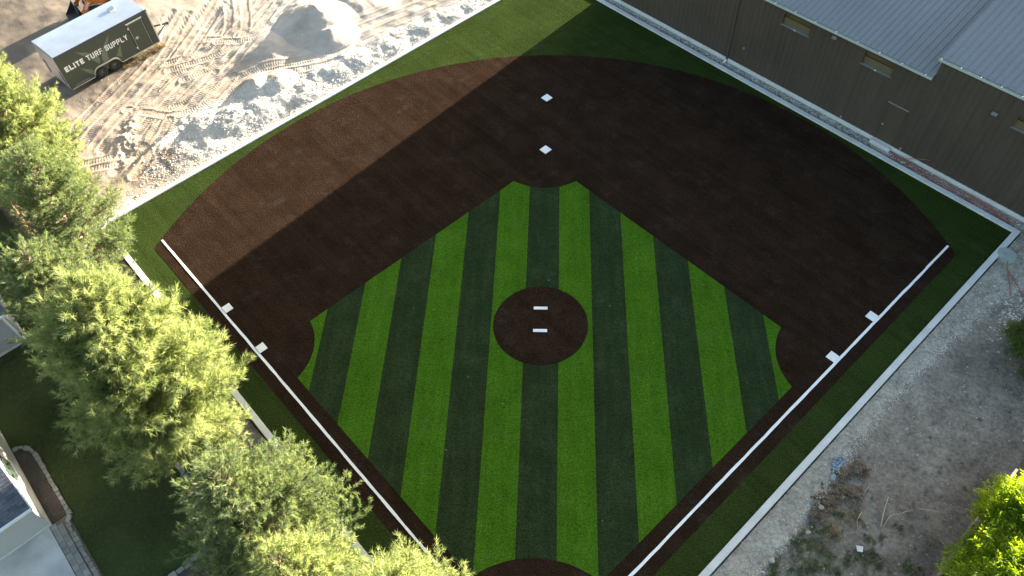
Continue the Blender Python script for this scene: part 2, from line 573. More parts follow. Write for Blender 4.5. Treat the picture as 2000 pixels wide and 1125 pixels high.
def sheet(name, us, vs, zf, tf, m, frame=uv):
    U, Vv = np.meshgrid(us, vs, indexing='ij')
    Z = zf(U, Vv)
    X = (U - Vv) * Q; Y = (U + Vv) * Q
    n, k = U.shape
    V = np.stack([X, Y, Z], -1).reshape(-1, 3)
    i = np.arange(n * k).reshape(n, k)
    F = np.stack([i[:-1, :-1], i[1:, :-1], i[1:, 1:], i[:-1, 1:]], -1).reshape(-1, 4)
    o = mesh_np(name, V, F, m, smooth=True)
    if tf is not None:
        T = tf(U, Vv, Z).reshape(-1, 3)
        a = o.data.color_attributes.new('tint', 'FLOAT_COLOR', 'POINT')
        a.data.foreach_set('color', np.concatenate([T, np.ones((len(T), 1))], 1).astype(np.float32).ravel())
    return o


def cone(U, T, u, t, h, r, sharp=1.25, ax=1., rot=0.):
    du, dt = U - u, T - t
    c, s = math.cos(rot), math.sin(rot)
    a, b = (du * c + dt * s) / ax, -du * s + dt * c
    d = np.sqrt(a * a + b * b + .004) / r
    return h * np.clip(1 - d, 0, None) ** sharp


T0 = 30.5
TRACKS = [  # (u,t) polylines of loader tracks in the loose sand
    [(.6, 5.2), (2.4, 6.6), (5, 7.8), (8, 9.3), (12, 11.6), (18, 14)],
    [(1.6, 3.9), (3.4, 5.2), (6, 6.6), (9, 7.9), (13, 10), (19, 12)],
    [(.0, 6.6), (2.2, 8.0), (4.6, 9.2), (7.5, 10.8), (11, 13.4), (14, 16)],
    [(2.6, 3.4), (4.6, 4.7), (7, 5.5), (10, 5.6), (13.4, 3.9), (17, 3.3), (22, 2.4), (28, 1.8)],
    [(3.2, 4.6), (5.6, 5.7), (8.2, 6.5), (10.6, 6.4), (13.6, 5.0), (18, 4.4), (24, 3.4), (31, 3)],
    [(5.2, 3.9), (7.2, 4.5), (9.6, 4.6), (12.4, 3.2), (15, 2.6), (19, 2.5)],
    [(-.6, 7.9), (1.6, 9.2), (3.6, 10.2), (6.6, 12.0), (10, 15)],
    [(6.4, 8.8), (8.6, 8.6), (10.4, 9.4), (12, 11), (13.4, 13.6)],
    [(6.2, 10.4), (9.4, 9.6), (12, 10.0), (15, 11.8), (19, 15)],
    [(9.8, 10.8), (11.8, 9.4), (14.4, 10.2), (18, 11.0), (23, 11.4)],
    [(17, 6.2), (20, 5.6), (24, 5.4), (30, 5.0)], [(18, 8.2), (21, 7.2), (25, 6.8), (31, 6.4)],
    [(1.2, 6.0), (1.9, 5.0), (1.5, 3.8), (.4, 3.2)], [(3.3, 7.7), (4.4, 6.3), (6.5, 5.9), (8.8, 7.1)],
    [(-1, 5.4), (.8, 4.6), (2.6, 4.9), (4.0, 6.1)],
]
for _pl in list(TRACKS):
    for _o in (1.2,):
        TRACKS.append([(a + _o * .55, b - _o * .85) for a, b in _pl][:4 if _o < 1 else 9])
MOUNDS = [  # rubble heaped along the kerb: u, t, height, radius
    (22.6, 1.0, .38, 1.3), (20.7, 1.1, .55, 1.5), (19.4, 1.6, .35, 1.1), (18.2, 1.2, .5, 1.3), (17.0, 1.3, .42, 1.1), (15.7, 1.6, .75, 1.6), (14.2, 1.4, .62, 1.4),
    (13.0, 1.9, .4, 1.1), (11.8, 1.5, .6, 1.35), (10.5, 2.0, .45, 1.2), (9.2, 2.1, .72, 1.6), (8.0, 1.9, .6, 1.4), (7.2, 2.7, .85, 1.7), (6.2, 3.0, .8, 1.6),
    (5.6, 1.8, .45, 1.4), (4.2, 2.4, .42, 1.4), (8.6, 3.2, .4, 1.2), (24.5, .9, .3, 1.2), (27, 1.0, .35, 1.4), (12.6, .9, .3, .9), (16.4, .8, .3, 1.)]


def sand_z(U, V):
    T = V - T0
    z = -.07 + .09 * fbm(U * .55, T * .55, 3) + .014 * fbm(U * 3, T * 3, 3)
    rub = np.zeros_like(U)
    U0, T00 = U, T
    U = U0 + .9 * fbm(U0 * .9 + 31, T00 * .9, 4); T = T00 + .7 * fbm(U0 * .9, T00 * .9 + 57, 4)
    for (u, t, h, r) in MOUNDS:
        rub = np.maximum(rub, cone(U, T, u, t, h, r, 1.05, 1.1, .5)) + .25 * cone(U, T, u, t, h * .5, r * 1.4, 1.2)
    rub *= .36 * np.clip((T00 - .28) / .45, 0, 1)
    rough = np.clip(rub * 3, 0, 1)
    z = z + rub + rough * (.06 * fbm(U * 1.6, T * 1.6, 4) + .016 * fbm(U * 6, T * 6, 3))
    U = U0 + .28 * fbm(U0 * .6 + 31, T00 * .6, 2); T = T00 + .28 * fbm(U0 * .6, T00 * .6 + 57, 2)
    # smooth sand piles
    p = np.maximum(cone(U, T, 16.3, 7.0, 1.12, 2.7, 1.1, 1.15, .2), cone(U, T, 15.9, 4.85, .6, 1.6, 1.1, 1.2, -.3))
    p = np.maximum(p, cone(U, T, 19.6, 7.6, .7, 2.6, 1.15, 1.3, .1))
    p = np.maximum(p, cone(U, T, 10.0, 3.95, .55, 1.15, 1.05, 1.15, .3)); p = np.maximum(p, cone(U, T, 11.0, 3.45, .6, 1.2, 1.0, 1.1, 0))
    p = np.maximum(p, cone(U, T, 12.4, 6.6, .35, 1.6, 1.2, 1.5, .4))
    U, T = U0, T00
    p = p * (1 + .22 * fbm(U * .9 + 4, T * .9, 3))
    free = np.clip(1 - (p + rub) * 4, 0, 1)
    z = z + p
    # ridges pushed up beside the tracks, then the ribbed tracks themselves
    tr = np.zeros_like(U); edge = np.zeros_like(U)
    for k, pl in enumerate(TRACKS):
        P = np.array(pl, float)
        tt = np.linspace(0, len(P) - 1, 14 * (len(P) - 1) + 1)
        i = np.clip(tt.astype(int), 0, len(P) - 2); f = (tt - i)[:, None]
        p0 = P[np.maximum(i - 1, 0)]; p1 = P[i]; p2 = P[i + 1]; p3 = P[np.minimum(i + 2, len(P) - 1)]
        C = .5 * (2 * p1 + (p2 - p0) * f + (2 * p0 - 5 * p1 + 4 * p2 - p3) * f ** 2 + (3 * p1 - p0 - 3 * p2 + p3) * f ** 3)
        lo, hi = C.min(0) - .8, C.max(0) + .8
        sel = np.nonzero((U > lo[0]) & (U < hi[0]) & (T > lo[1]) & (T < hi[1]))
        x, y = U[sel], T[sel]
        best = np.full(x.shape, 9.); arc = np.zeros(x.shape); cum = 0.
        for a, b in zip(C[:-1], C[1:]):
            d = b - a; L = math.hypot(*d)
            if L < 1e-6: continue
            w = np.clip(((x - a[0]) * d[0] + (y - a[1]) * d[1]) / L ** 2, 0, 1)
            dist = np.hypot(x - a[0] - w * d[0], y - a[1] - w * d[1])
            nb = dist < best
            best = np.where(nb, dist, best); arc = np.where(nb, cum + w * L, arc); cum += L
        ins = np.clip((.25 - best) / .05, 0, 1)
        lug = -.02 + .009 * np.sin(arc * 2 * math.pi / .15 + 1.2 * np.cos(best * 8))
        tr[sel] = tr[sel] * (1 - ins) + ins * lug
        edge[sel] = np.maximum(edge[sel] * (1 - ins), .02 * np.exp(-((best - .34) / .09) ** 2))
    z = z + free * (tr + edge * (1 + 1.2 * fbm(U * 1.3, T * 1.3, 2)))
    # loose lumps by the pine and a scraped berm
    z = z + .35 * np.exp(-((U - 2.0 - .55 * (T - 5)) / .5) ** 2) * np.exp(-((T - 5.2) / 1.5) ** 2) * (fbm(U * 2, T * 2, 3) + .25)
    z = z + .22 * np.exp(-(((T - 3.3) - .35 * (U - 2.8)) / .28) ** 2) * np.exp(-((U - 2.8) / 2.2) ** 2)
    dip = np.clip((T - .25) / .25, 0, 1)
    return z * (.35 + .65 * dip) - .02 * (1 - dip)


def lerp(a, b, f): return a * (1 - f[..., None]) + np.array(b) * f[..., None]


def sand_t(U, V, Z):
    T = V - T0
    c = np.ones(U.shape + (3,)) * np.array((.435, .35, .265))
    w = np.clip((U - 6) / 10, 0, 1) * .8
    c = lerp(c, (.49, .42, .345), w)
    pile = np.clip(cone(U, T, 16.3, 6.6, 2, 5.5) * 1.4, 0, 1)
    c = lerp(c, (.53, .47, .405), pile)
    rub = np.zeros_like(U)
    for (u, t, h, r) in MOUNDS: rub = np.maximum(rub, cone(U, T, u, t, 1, r * 1.35, .6))
    rub = np.clip(np.maximum(rub * 2.2, np.clip((1.2 - T) / .8, 0, 1)) + .5 * fbm(U * 1.5, T * 1.5, 3), 0, 1)
    c = lerp(c, (.56, .52, .46), rub)
    dark_patch = np.exp(-((U - 2.2) / 1.9) ** 2) * np.exp(-((T - 1.9) / 1.3) ** 2)  # darker brown patch in the sand behind the left end of the kerb
    c = lerp(c, (.27, .22, .175), np.clip(dark_patch * 1.2 + .25 * fbm(U, T, 3), 0, 1) * np.clip(dark_patch * 3, 0, 1))
    og = np.clip(.5 * np.exp(-((U - 1.3) / .5) ** 2 - ((T - 1.9) / .5) ** 2) + .45 * np.exp(-((U - 3.2) / .5) ** 2 - ((T - 2.4) / .5) ** 2), 0, 1)
    c = lerp(c, (.36, .22, .11), og)
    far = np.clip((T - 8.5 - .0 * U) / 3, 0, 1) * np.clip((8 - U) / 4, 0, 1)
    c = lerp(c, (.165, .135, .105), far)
    stain = np.clip(fbm(U * .5 + 9, T * .5, 4) * 1.6, 0, 1)
    return lerp(c, (.42, .33, .24), stain * .6)


us = np.arange(-4.5, 30, .048)
vs = T0 + np.concatenate([np.arange(.05, 12.5, .048), np.arange(12.6, 27, .16)])
o = sheet('sand_lot', us, vs, sand_z, sand_t, M['sand'])
tag(o, 'rutted pale sand lot with heaps and loader tracks behind the kerb', 'sand', kind='structure')


def stones(name, P, size, mat_, label, seed, cat, flat=.75, kind='stuff', z=None):
    """many small faceted stones in one mesh"""
    r = np.random.default_rng(seed)
    t = (1 + 5 ** .5) / 2
    base = np.array([(-1, t, 0), (1, t, 0), (-1, -t, 0), (1, -t, 0), (0, -1, t), (0, 1, t), (0, -1, -t), (0, 1, -t), (t, 0, -1), (t, 0, 1), (-t, 0, -1), (-t, 0, 1)]) / 1.9
    fc = np.array([(0, 11, 5), (0, 5, 1), (0, 1, 7), (0, 7, 10), (0, 10, 11), (1, 5, 9), (5, 11, 4), (11, 10, 2), (10, 7, 6), (7, 1, 8), (3, 9, 4), (3, 4, 2), (3, 2, 6), (3, 6, 8), (3, 8, 9), (4, 9, 5), (2, 4, 11), (6, 2, 10), (8, 6, 7), (9, 8, 1)])
    n = len(P)
    an = r.random(n) * 6.28
    V = base[None] * (1 + .28 * r.standard_normal((n, 12, 1)))
    V = V * np.stack([r.uniform(.7, 1.3, n), r.uniform(.6, 1.1, n), r.uniform(flat * .7, flat * 1.2, n)], -1)[:, None, :]
    ca, sa = np.cos(an)[:, None], np.sin(an)[:, None]
    x = V[..., 0] * ca - V[..., 1] * sa; y = V[..., 0] * sa + V[..., 1] * ca
    V = np.stack([x, y, V[..., 2]], -1) * size[:, None, None] * .5 + P[:, None, :]
    F = (fc[None] + 12 * np.arange(n)[:, None, None]).reshape(-1, 3)
    return tag(mesh_np(name, V.reshape(-1, 3), F, mat_), label, cat, kind=kind)


def onsheet(U, V, zf):
    Z = zf(U, V)
    return np.stack([(U - V) * Q, (U + V) * Q, Z], -1)


r = np.random.default_rng(21)
PU, PT, PS = [], [], []
for (u, t, h, rr) in MOUNDS:
    n = int(330 * rr)
    a = r.random(n) * 6.28; d = rr * 1.25 * np.sqrt(r.random(n))
    PU.append(u + d * np.cos(a) * 1.1); PT.append(t + d * np.sin(a))
n = 2200
PU.append(r.uniform(-2, 30, n)); PT.append(.25 + .9 * r.random(n) ** 1.6)
n = 900
PU.append(r.normal(2.2, .75, n)); PT.append(r.normal(1.7, .55, n))
n = 900
PU.append(r.uniform(-3, 30, n)); PT.append(r.uniform(1, 12, n))
PU = np.concatenate(PU); PT = np.concatenate(PT)
k = PT > .32
PU, PT = PU[k], PT[k]
size = .025 + .05 * r.random(len(PU)) ** 2 + .13 * (r.random(len(PU)) > .985) * r.random(len(PU))
stones('rubble', onsheet(PU, PT + T0, sand_z), size, M['stone'], 'loose white crushed stone scattered over the heaps behind the kerb', 4, 'rubble')

# dirt strip on the right with gravel shoulder
GE = [(-3, -3.2), (3, -3.3), (8.25, -3.12), (11.6, -3.0), (16.1, -2.57), (20.3, -2.63), (25.2, -3.0), (31, -4.2)]


def gedge(u): return np.interp(u, [a for a, b in GE], [b for a, b in GE])


def clods(U, V):
    q = 0
    for (u, v, h, rad) in ((13.1, -3.3, .2, .5), (12.3, -3.2, .22, .55), (11.75, -3.3, .18, .42), (13.8, -3.0, .2, .4), (14.4, -3.35, .2, .45), (13.4, -3.75, .12, .45), (11.6, -3.85, .12, .5)):
        q = np.maximum(q, h * np.clip(1 - np.hypot(U - u, V - v) / rad, 0, 1) ** .8)
    return q


def dirt_z(U, V):
    q = clods(U, V)
    gr = np.clip((V - gedge(U)) / .25 + .3, 0, 1)
    z = -.07 + .07 * fbm(U * .7, V * .7, 4) + .02 * fbm(U * 5, V * 5, 3) + q * (1 + .8 * fbm(U * 5, V * 5, 3)) + .03 * gr
    return np.minimum(z, np.where(V > -2.1, -.005, 9))


def dirt_t(U, V, Z):
    c = np.ones(U.shape + (3,)) * np.array((.27, .233, .19))
    b = np.clip(.5 + 1.6 * fbm(U * .45 + 3, V * .45, 4), 0, 1)
    c = lerp(c, (.355, .315, .262), b)
    gr = np.clip((V - gedge(U)) / .18 + .5 + 1.1 * fbm(U * 2.2, V * 2.2, 3), 0, 1)
    c = lerp(c, (.51, .47, .385), gr)
    q = np.clip(clods(U, V) * 9, 0, 1)
    c = lerp(c, (.125, .092, .062), q)
    far = np.clip((-5.3 - V) / 1.5, 0, 1)
    c = lerp(c, (.15, .13, .11), far * .7)
    weed = np.clip(1.6 * fbm(U * 1.4 + 5, V * 1.4, 4) + .55, 0, 1) * np.clip((12.6 - U) / 2.5, 0, 1) * np.clip((-3.2 - V) / .6, 0, 1)
    return lerp(c, (.12, .13, .07), weed * .55)


o = sheet('dirt_strip', np.arange(-4, 34, .07), np.arange(-11.5, -1.93, .07), dirt_z, dirt_t, M['dirt'])
tag(o, 'bare grey dirt strip beyond the right kerb with a gravel shoulder', 'dirt', kind='structure')
n = 12000
PU = r.uniform(-2, 31, n); f = r.random(n)
PV = C_IN - KW - .03 + (gedge(PU) - .15 - (C_IN - KW)) * (1 - (1 - f) ** 1.3) + r.normal(0, .07, n)
k = (PV < C_IN - KW - .03)
PU, PV, f = PU[k], PV[k], f[k]
edge = np.clip(1 - np.abs(PV - gedge(PU)) / .3, 0, 1)
size = .016 + .02 * r.random(len(PU)) + edge * .035 * r.random(len(PU)) ** 2 + .06 * (r.random(len(PU)) > .994)
stones('gravel', onsheet(PU, PV, dirt_z), size, M['gstone'], 'pale gravel shoulder along the right kerb', 5, 'gravel')
n = 900
PU = r.uniform(2, 31, n); PV = r.uniform(-7.2, -3, n)
k = np.abs(PU - 23.5) < 3
PU = np.concatenate([PU, r.normal(26.2, 1.0, 260)]); PV = np.concatenate([PV, r.normal(-3.9, .45, 260)])
size = .02 + .05 * r.random(len(PU)) ** 3
size[-260:] = .05 + .07 * r.random(260)
stones('loose_stones', onsheet(PU, PV, dirt_z), size, M['gstone'], 'loose pale stones scattered on the grey dirt', 6, 'stones')
n = 420
cu, cv = np.array([13.1, 12.3, 11.75, 13.8, 14.4, 13.4]), np.array([-3.3, -3.2, -3.3, -3.0, -3.35, -3.75])
k = r.integers(0, 6, n)
PU = cu[k] + r.normal(0, .2, n); PV = cv[k] + r.normal(0, .19, n)
stones('soil_clods', onsheet(PU, PV, dirt_z), .06 + .14 * r.random(n) ** 2, M['clod'], 'heap of dark brown soil clods on the dirt strip', 8, 'soil', flat=.6)
n = 75
PU = r.normal(14.0, .2, n); PV = r.normal(-2.66, .10, n) 
stones('blue_stones', onsheet(PU, PV, dirt_z) + [0, 0, .04], .07 + .07 * r.random(n), M['bluestone'], 'small pile of blue grey crushed stone beside the clods', 9, 'stones')


def rock(label, u, v, s, seed, m='rock', zf=dirt_z, flat=.7):
    P = onsheet(np.array([u]), np.array([v]), zf) + [0, 0, s * .12]
    bm = stones('rock', P, np.array([s]), M[m], label, seed, 'rock', flat=flat, kind=None)
    bm['group'] = 'rocks beside the soil heap'
    sm = bm.modifiers.new('round', 'SUBSURF'); sm.levels = 1; sm.render_levels = 2
    return bm


rock('largest pale rock lying in the dark soil clods', 11.98, -3.2, .30, 31)
rock('grey flat rock just below the blue stones', 13.45, -2.85, .34, 32, 'bluestone', flat=.5)
rock('round tan rock on the gravel edge below the soil heap', 10.9, -3.42, .30, 33)
rock('tan rock half buried at the gravel edge by the weeds', 10.55, -3.08, .30, 34)
rock('flat grey rock on the gravel edge near the bottom of the picture', 9.1, -3.13, .36, 35, 'rock', flat=.4)

# building-side gravel strip


def bz(U, V): return -.05 + .03 * fbm(U * 3, V * 3, 3) + .02 * fbm(U * 9, V * 9, 2)


def bt(U, V, Z):
    c = np.ones(U.shape + (3,)) * np.array((.40, .385, .35))
    return lerp(c, (.27, .25, .21), np.clip(.4 + 1.6 * fbm(U * 1.5, V * 1.2, 3), 0, 1) * .8)


o = sheet('gravel_strip', np.arange(30.3, 31.45, .06), np.arange(-5, 40, .06), bz, bt, M['dirt'])
tag(o, 'narrow gravel strip between the kerb and the brown building', 'gravel', kind='structure')
n = 5200
PV = r.uniform(-4.5, 31.5, n); PU = umax(np.clip(PV, C_IN, 30.6)) + KW + .42 + r.normal(0, .13, n)
k = (PU < 31.19) & (PU > umax(PV) + KW + .04)
PU, PV = PU[k], PV[k]
stones('wall_gravel', onsheet(PU, PV, bz), .03 + .055 * r.random(len(PU)) ** 2, M['gstone'], 'loose stones along the foundation of the brown building', 10, 'gravel')

# planting bed under the pines, lawn, beds
o = sheet('planting_bed', np.arange(-5.25, C_IN - KW + .02, .12), np.arange(-6, 44, .12), lambda U, V: -.06 + .05 * fbm(U, V, 3) + np.clip((V - 30) / 3, 0, 1) * -.02,
          lambda U, V, Z: lerp(np.ones(U.shape + (3,)) * np.array((.17, .12, .08)), (.25, .225, .19), np.clip((U + 3.3) / .8 + 1.5 * fbm(U * 1.2, V * 1.2, 3), 0, 1)), M['dirt'])
tag(o, 'brown pine litter bed under the row of trees', 'bed', kind='structure')
m = MB(); m.poly([uv(-30, 11.7, -.04), uv(-5.25, 11.7, -.04), uv(-5.25, 60, -.04), uv(-30, 60, -.04)])
tag(m.build('lawn', M['lawn']), 'dark shaded lawn between the pines and the houses', 'lawn', kind='structure')
m = MB(); m.poly([uv(-9.5, -12, -.055), uv(-5.25, -12, -.055), uv(-5.25, 11.62, -.055), uv(-9.5, 11.62, -.055)])
tag(m.build('mulch_bed', M['mulch']), 'dark mulch bed below the lawn edging stones', 'bed', kind='structure')

# ------------------------------------------------------------------ vegetation
def needles(P, D, L, k, nl, nw, r, spread=.9):
    """P shoot bases, D unit directions, L lengths; k needles each -> verts, faces, shoot index"""
    n = len(P)
    s = r.random((n, k)) ** .8
    B = P[:, None] + D[:, None] * (s * L[:, None])[..., None]
    rv = r.standard_normal((n, k, 3))
    rv -= (rv * D[:, None]).sum(-1, keepdims=True) * D[:, None]
    rv /= np.linalg.norm(rv, axis=-1, keepdims=True) + 1e-9
    nd = D[:, None] * (.55 + .5 * s)[..., None] + rv * spread * r.uniform(.6, 1.1, (n, k, 1))
    nd /= np.linalg.norm(nd, axis=-1, keepdims=True)
    ln = nl * r.uniform(.75, 1.25, (n, k, 1))
    w = np.cross(nd, r.standard_normal((n, k, 3))); w /= np.linalg.norm(w, axis=-1, keepdims=True) + 1e-9
    V = np.stack([B - w * nw / 2, B + w * nw / 2, B + nd * ln], 2).reshape(-1, 3)
    return V, np.arange(len(V)).reshape(-1, 3), np.repeat(np.arange(n), k)


def tone_attr(o, t):
    a = o.data.attributes.new('tone', 'FLOAT', 'FACE')
    a.data.foreach_set('value', t.astype(np.float32))


def pine(label, u, v, H, RR, zb, seed, m, k=26, nl=.15, nw=.022, shoot=.30, dens=1., gap=.0, lean=(0, 0)):
    r = np.random.default_rng(seed)
    root = empty('pine_tree', uv(u, v, -.05))
    tag(root, label, 'tree', 'pines along the field')
    zs = np.linspace(0, H, 12)
    sway = np.cumsum(r.normal(0, .05, (12, 2)), 0) + np.outer(zs / H, lean)
    tp = [(sway[i, 0], sway[i, 1], zs[i]) for i in range(12)]
    MB().tube(tp, list(np.linspace(.17, .02, 12)), 9).build('trunk', M['bark'], root, smooth=True)
    wood = MB()
    P, D, L, T = [], [], [], []
    z = zb
    az = r.random() * 6.28
    while z < H - .15:
        h = (z - zb) / (H - zb)
        prof = min(1., .62 + 1.6 * h) * (1 - h ** 2.1) ** .75
        for q in range(r.integers(5, 7) if h < .85 else 4):
            az += 2.4 + r.normal(0, .25)
            reach = max(.35, RR * prof * r.uniform(.72, 1.12))
            if r.random() < gap * (1 - h): reach *= .4
            el = R(8 + 50 * h ** 1.5 + r.normal(0, 7))
            o2 = np.array([np.interp(z, zs, sway[:, 0]), np.interp(z, zs, sway[:, 1]), z])
            n = 7
            hd = np.array([math.cos(az), math.sin(az), 0])
            ts = np.linspace(0, 1, n)
            curve = r.uniform(.05, .22)
            pts = o2 + np.outer(ts, hd) * reach * math.cos(el) + np.outer(reach * (ts * math.sin(el) + curve * ts ** 2), (0, 0, 1))
            pts += np.cumsum(r.normal(0, .02 * reach, (n, 3)), 0) * ts[:, None]
            wood.tube([tuple(p) for p in pts], list(np.linspace(.018 + .014 * reach, .006, n)), 4, cap=False)
            sd_ = np.array([-hd[1], hd[0], 0])
            step = .15 / dens
            nsub = int(reach * .72 / step)
            tn0 = r.uniform(.25, .75)
            for j in range(nsub + 1):
                f = .26 + .74 * (j + r.random() * .5) / (nsub + .5)
                f = min(f, 1)
                p = np.array([np.interp(f, ts, pts[:, a]) for a in range(3)])
                s_ = (1 if j % 2 else -1)
                dr = hd * r.uniform(.5, .9) + sd_ * s_ * r.uniform(.5, 1) + np.array([0, 0, r.uniform(.05, .5)])
                dr /= np.linalg.norm(dr)
                sl = (.22 + .42 * reach * (1 - f) * .8) * r.uniform(.7, 1.2)
                if f > .96: dr = hd + np.array([0, 0, .5]); dr /= np.linalg.norm(dr); sl = .2
                e = p + dr * sl + np.array([0, 0, .12 * sl])
                wood.tube([tuple(p), tuple(e)], [.008, .004], 3, cap=False)
                ns = max(1, int(sl / .13))
                for w in range(ns + 1):
                    g_ = (w + r.random() * .6) / (ns + .6)
                    b = p + (e - p) * g_
                    d2 = dr * .8 + r.standard_normal(3) * .42 + np.array([0, 0, .42])
                    d2 /= np.linalg.norm(d2)
                    P.append(b); D.append(d2); L.append(shoot * r.uniform(.6, 1.2)); T.append(np.clip(tn0 + r.normal(0, .18) + .12 * (f - .6), 0, 1))
        z += .25 / dens * (1.05 - .35 * h)
    P, D, L, T = np.array(P), np.array(D), np.array(L), np.array(T)
    V, F, ix = needles(P, D, L, k, nl, nw, r)
    wood.build('limbs', M['limb'], root)
    cr = mesh_np('crown', V, F, m, root)
    tone_attr(cr, np.clip(T[ix] + r.normal(0, .1, len(ix)), 0, 1))
    cr['kind'] = 'stuff'
    return len(F)


NT = 0
NT += pine('tall yellow green pine in the middle of the left row, the largest tree', -3.9, 15.4, 10.7, 3.15, 1.2, 41, M['pineA'], k=28, nl=.24, shoot=.36)
NT += pine('dark blue green pine behind the largest pine, near the grey house corner', -4.7, 21.3, 8.4, 2.6, .9, 42, M['pineB'], k=26, nl=.13, shoot=.26)
NT += pine('blue green pine at the left corner of the kerb with bare inner limbs', -2.75, 26.2, 8.4, 2.8, 1.2, 43, M['pineB'], k=20, nl=.14, shoot=.28, gap=.3)
NT += pine('yellow green pine at the upper left beside the trailer', -2.7, 33.3, 8.8, 3.0, 1.0, 44, M['pineA'], nl=.18, shoot=.33)
NT += pine('blue green pine near the bottom, shaded on its left side', -3.65, 8.4, 8.8, 2.85, .9, 45, M['pineB'], k=26, nl=.14, shoot=.27)
NT += pine('yellow green pine at the bottom edge in front of the blue green one', -3.75, 5.9, 7.7, 1.95, .9, 46, M['pineA'], nl=.18, shoot=.33)
NT += pine('pine top at the bottom edge overlapping the left foul line', -1.95, 3.15, 7.9, 2.3, 1.0, 47, M['pineA'], nl=.19, shoot=.34)


def leafy(name, label, loc, H, RR, zb, seed, m, n=2600, ls=.17, lw=.05, k=9, group=None, bm='bark'):
    r = np.random.default_rng(seed)
    root = empty(name, loc)
    tag(root, label, 'tree' if H > 2.2 else 'shrub', group)
    zs = np.linspace(0, H * .8, 7)
    sw = np.cumsum(r.normal(0, .05, (7, 2)), 0)
    MB().tube([(sw[i, 0], sw[i, 1], zs[i]) for i in range(7)], list(np.linspace(.045 * H / 2, .012, 7)), 7).build('trunk', M[bm], root, smooth=True)
    wood = MB()
    zc, hz = (zb + H) / 2, (H - zb) / 2
    P = []; D = []
    nb = int(n / 40)
    for b in range(nb):
        d = r.standard_normal(3); d /= np.linalg.norm(d)
        if d[2] < -.55: d[2] *= -1
        rad = r.uniform(.72, 1.1)
        tip = np.array([d[0] * RR * rad, d[1] * RR * rad, zc + d[2] * hz * rad])
        z0 = np.clip(tip[2] - r.uniform(.2, .5) * RR, .25, H * .75)
        st = np.array([np.interp(z0, zs, sw[:, 0]), np.interp(z0, zs, sw[:, 1]), z0])
        mid = (st + tip) / 2 + [0, 0, .1 * RR]
        wood.tube([tuple(st), tuple(mid), tuple(tip)], [.025, .014, .005], 4, cap=False)
        for j in range(40):
            f = r.uniform(.45, 1.03)
            p = st * (1 - f) ** 2 + mid * 2 * f * (1 - f) + tip * f * f
            p = p + r.standard_normal(3) * .15 * RR * (1.2 - f * .7)
            P.append(p); dd = (tip - st) / np.linalg.norm(tip - st) * .5 + r.standard_normal(3) * .6 + [0, 0, .35]
            D.append(dd / np.linalg.norm(dd))
    wood.build('limbs', M[bm], root)
    P, D = np.array(P), np.array(D)
    n = len(P)
    s = np.linspace(.1, 1, k)[None] * np.ones((n, 1))
    B = P[:, None] + D[:, None] * (s * .34)[..., None]
    rv = np.cross(D, r.standard_normal((n, 3))); rv /= np.linalg.norm(rv, axis=-1, keepdims=True)
    sgn = np.where(np.arange(k) % 2, 1, -1)[None, :, None]
    nd = D[:, None] * .6 + rv[:, None] * sgn + r.standard_normal((n, k, 3)) * .18 + [0, 0, -.15]
    nd /= np.linalg.norm(nd, axis=-1, keepdims=True)
    w = np.cross(nd, np.cross(D, rv)[:, None] + .35 * r.standard_normal((n, k, 3))); w /= np.linalg.norm(w, axis=-1, keepdims=True)
    ln = ls * r.uniform(.7, 1.2, (n, k, 1))
    V = np.stack([B, B + nd * ln * .45 + w * lw / 2, B + nd * ln, B + nd * ln * .45 - w * lw / 2], 2).reshape(-1, 3)
    cr = mesh_np('crown', V, np.arange(len(V)).reshape(-1, 4), m, root)
    tone_attr(cr, np.clip(np.repeat(r.uniform(.1, .9, n), k) + r.normal(0, .1, n * k), 0, 1))
    cr['kind'] = 'stuff'


leafy('leafy_tree', 'bright lime leafy tree behind the board fence at the lower right', (16.5, 5.3, -.1), 3.7, 1.3, .7, 51, M['leaf'], n=2000, group='leafy trees behind the fence')
leafy('leafy_tree', 'bright lime leafy tree at the very bottom right corner', (15.3, 3.1, -.1), 3.6, 1.5, .6, 52, M['leaf'], n=2200, group='leafy trees behind the fence')
leafy('leafy_shrub', 'shaded green shrub at the right edge on the dirt', (20.6, 13.4, -.1), 1.7, .95, .1, 53, M['shrub'], n=1500, ls=.09, lw=.035)
leafy('leafy_shrub', 'low tangled shrub at the right edge below the green shrub', (20.6, 12.2, -.1), .8, .7, .05, 54, M['shrub'], n=700, ls=.08, lw=.03)


def tufts(name, label, PU, PV, zf, m, seed, nb=14, h=.12, w=.012, rad=.07, cat='weeds'):
    r = np.random.default_rng(seed)
    P = onsheet(PU, PV, zf)
    n = len(P)
    a = r.random((n, nb)) * 6.28; d = rad * r.random((n, nb))
    B = P[:, None] + np.stack([d * np.cos(a), d * np.sin(a), np.full_like(d, -.01)], -1)
    nd = np.stack([np.cos(a) * .7, np.sin(a) * .7, r.uniform(.3, 1, (n, nb))], -1) + .3 * r.standard_normal((n, nb, 3))
    nd[..., 2] = np.abs(nd[..., 2])
    nd /= np.linalg.norm(nd, axis=-1, keepdims=True)
    sw = np.cross(nd, [0, 0, 1.]); sw /= np.linalg.norm(sw, axis=-1, keepdims=True) + 1e-6
    ln = h * r.uniform(.5, 1.2, (n, nb, 1))
    V = np.stack([B - sw * w / 2, B + sw * w / 2, B + nd * ln], 2).reshape(-1, 3)
    o = mesh_np(name, V, np.arange(len(V)).reshape(-1, 3), m)
    tone_attr(o, np.clip(np.repeat(r.random(n), nb) + r.normal(0, .12, n * nb), 0, 1))
    tag(o, label, cat, kind='stuff')


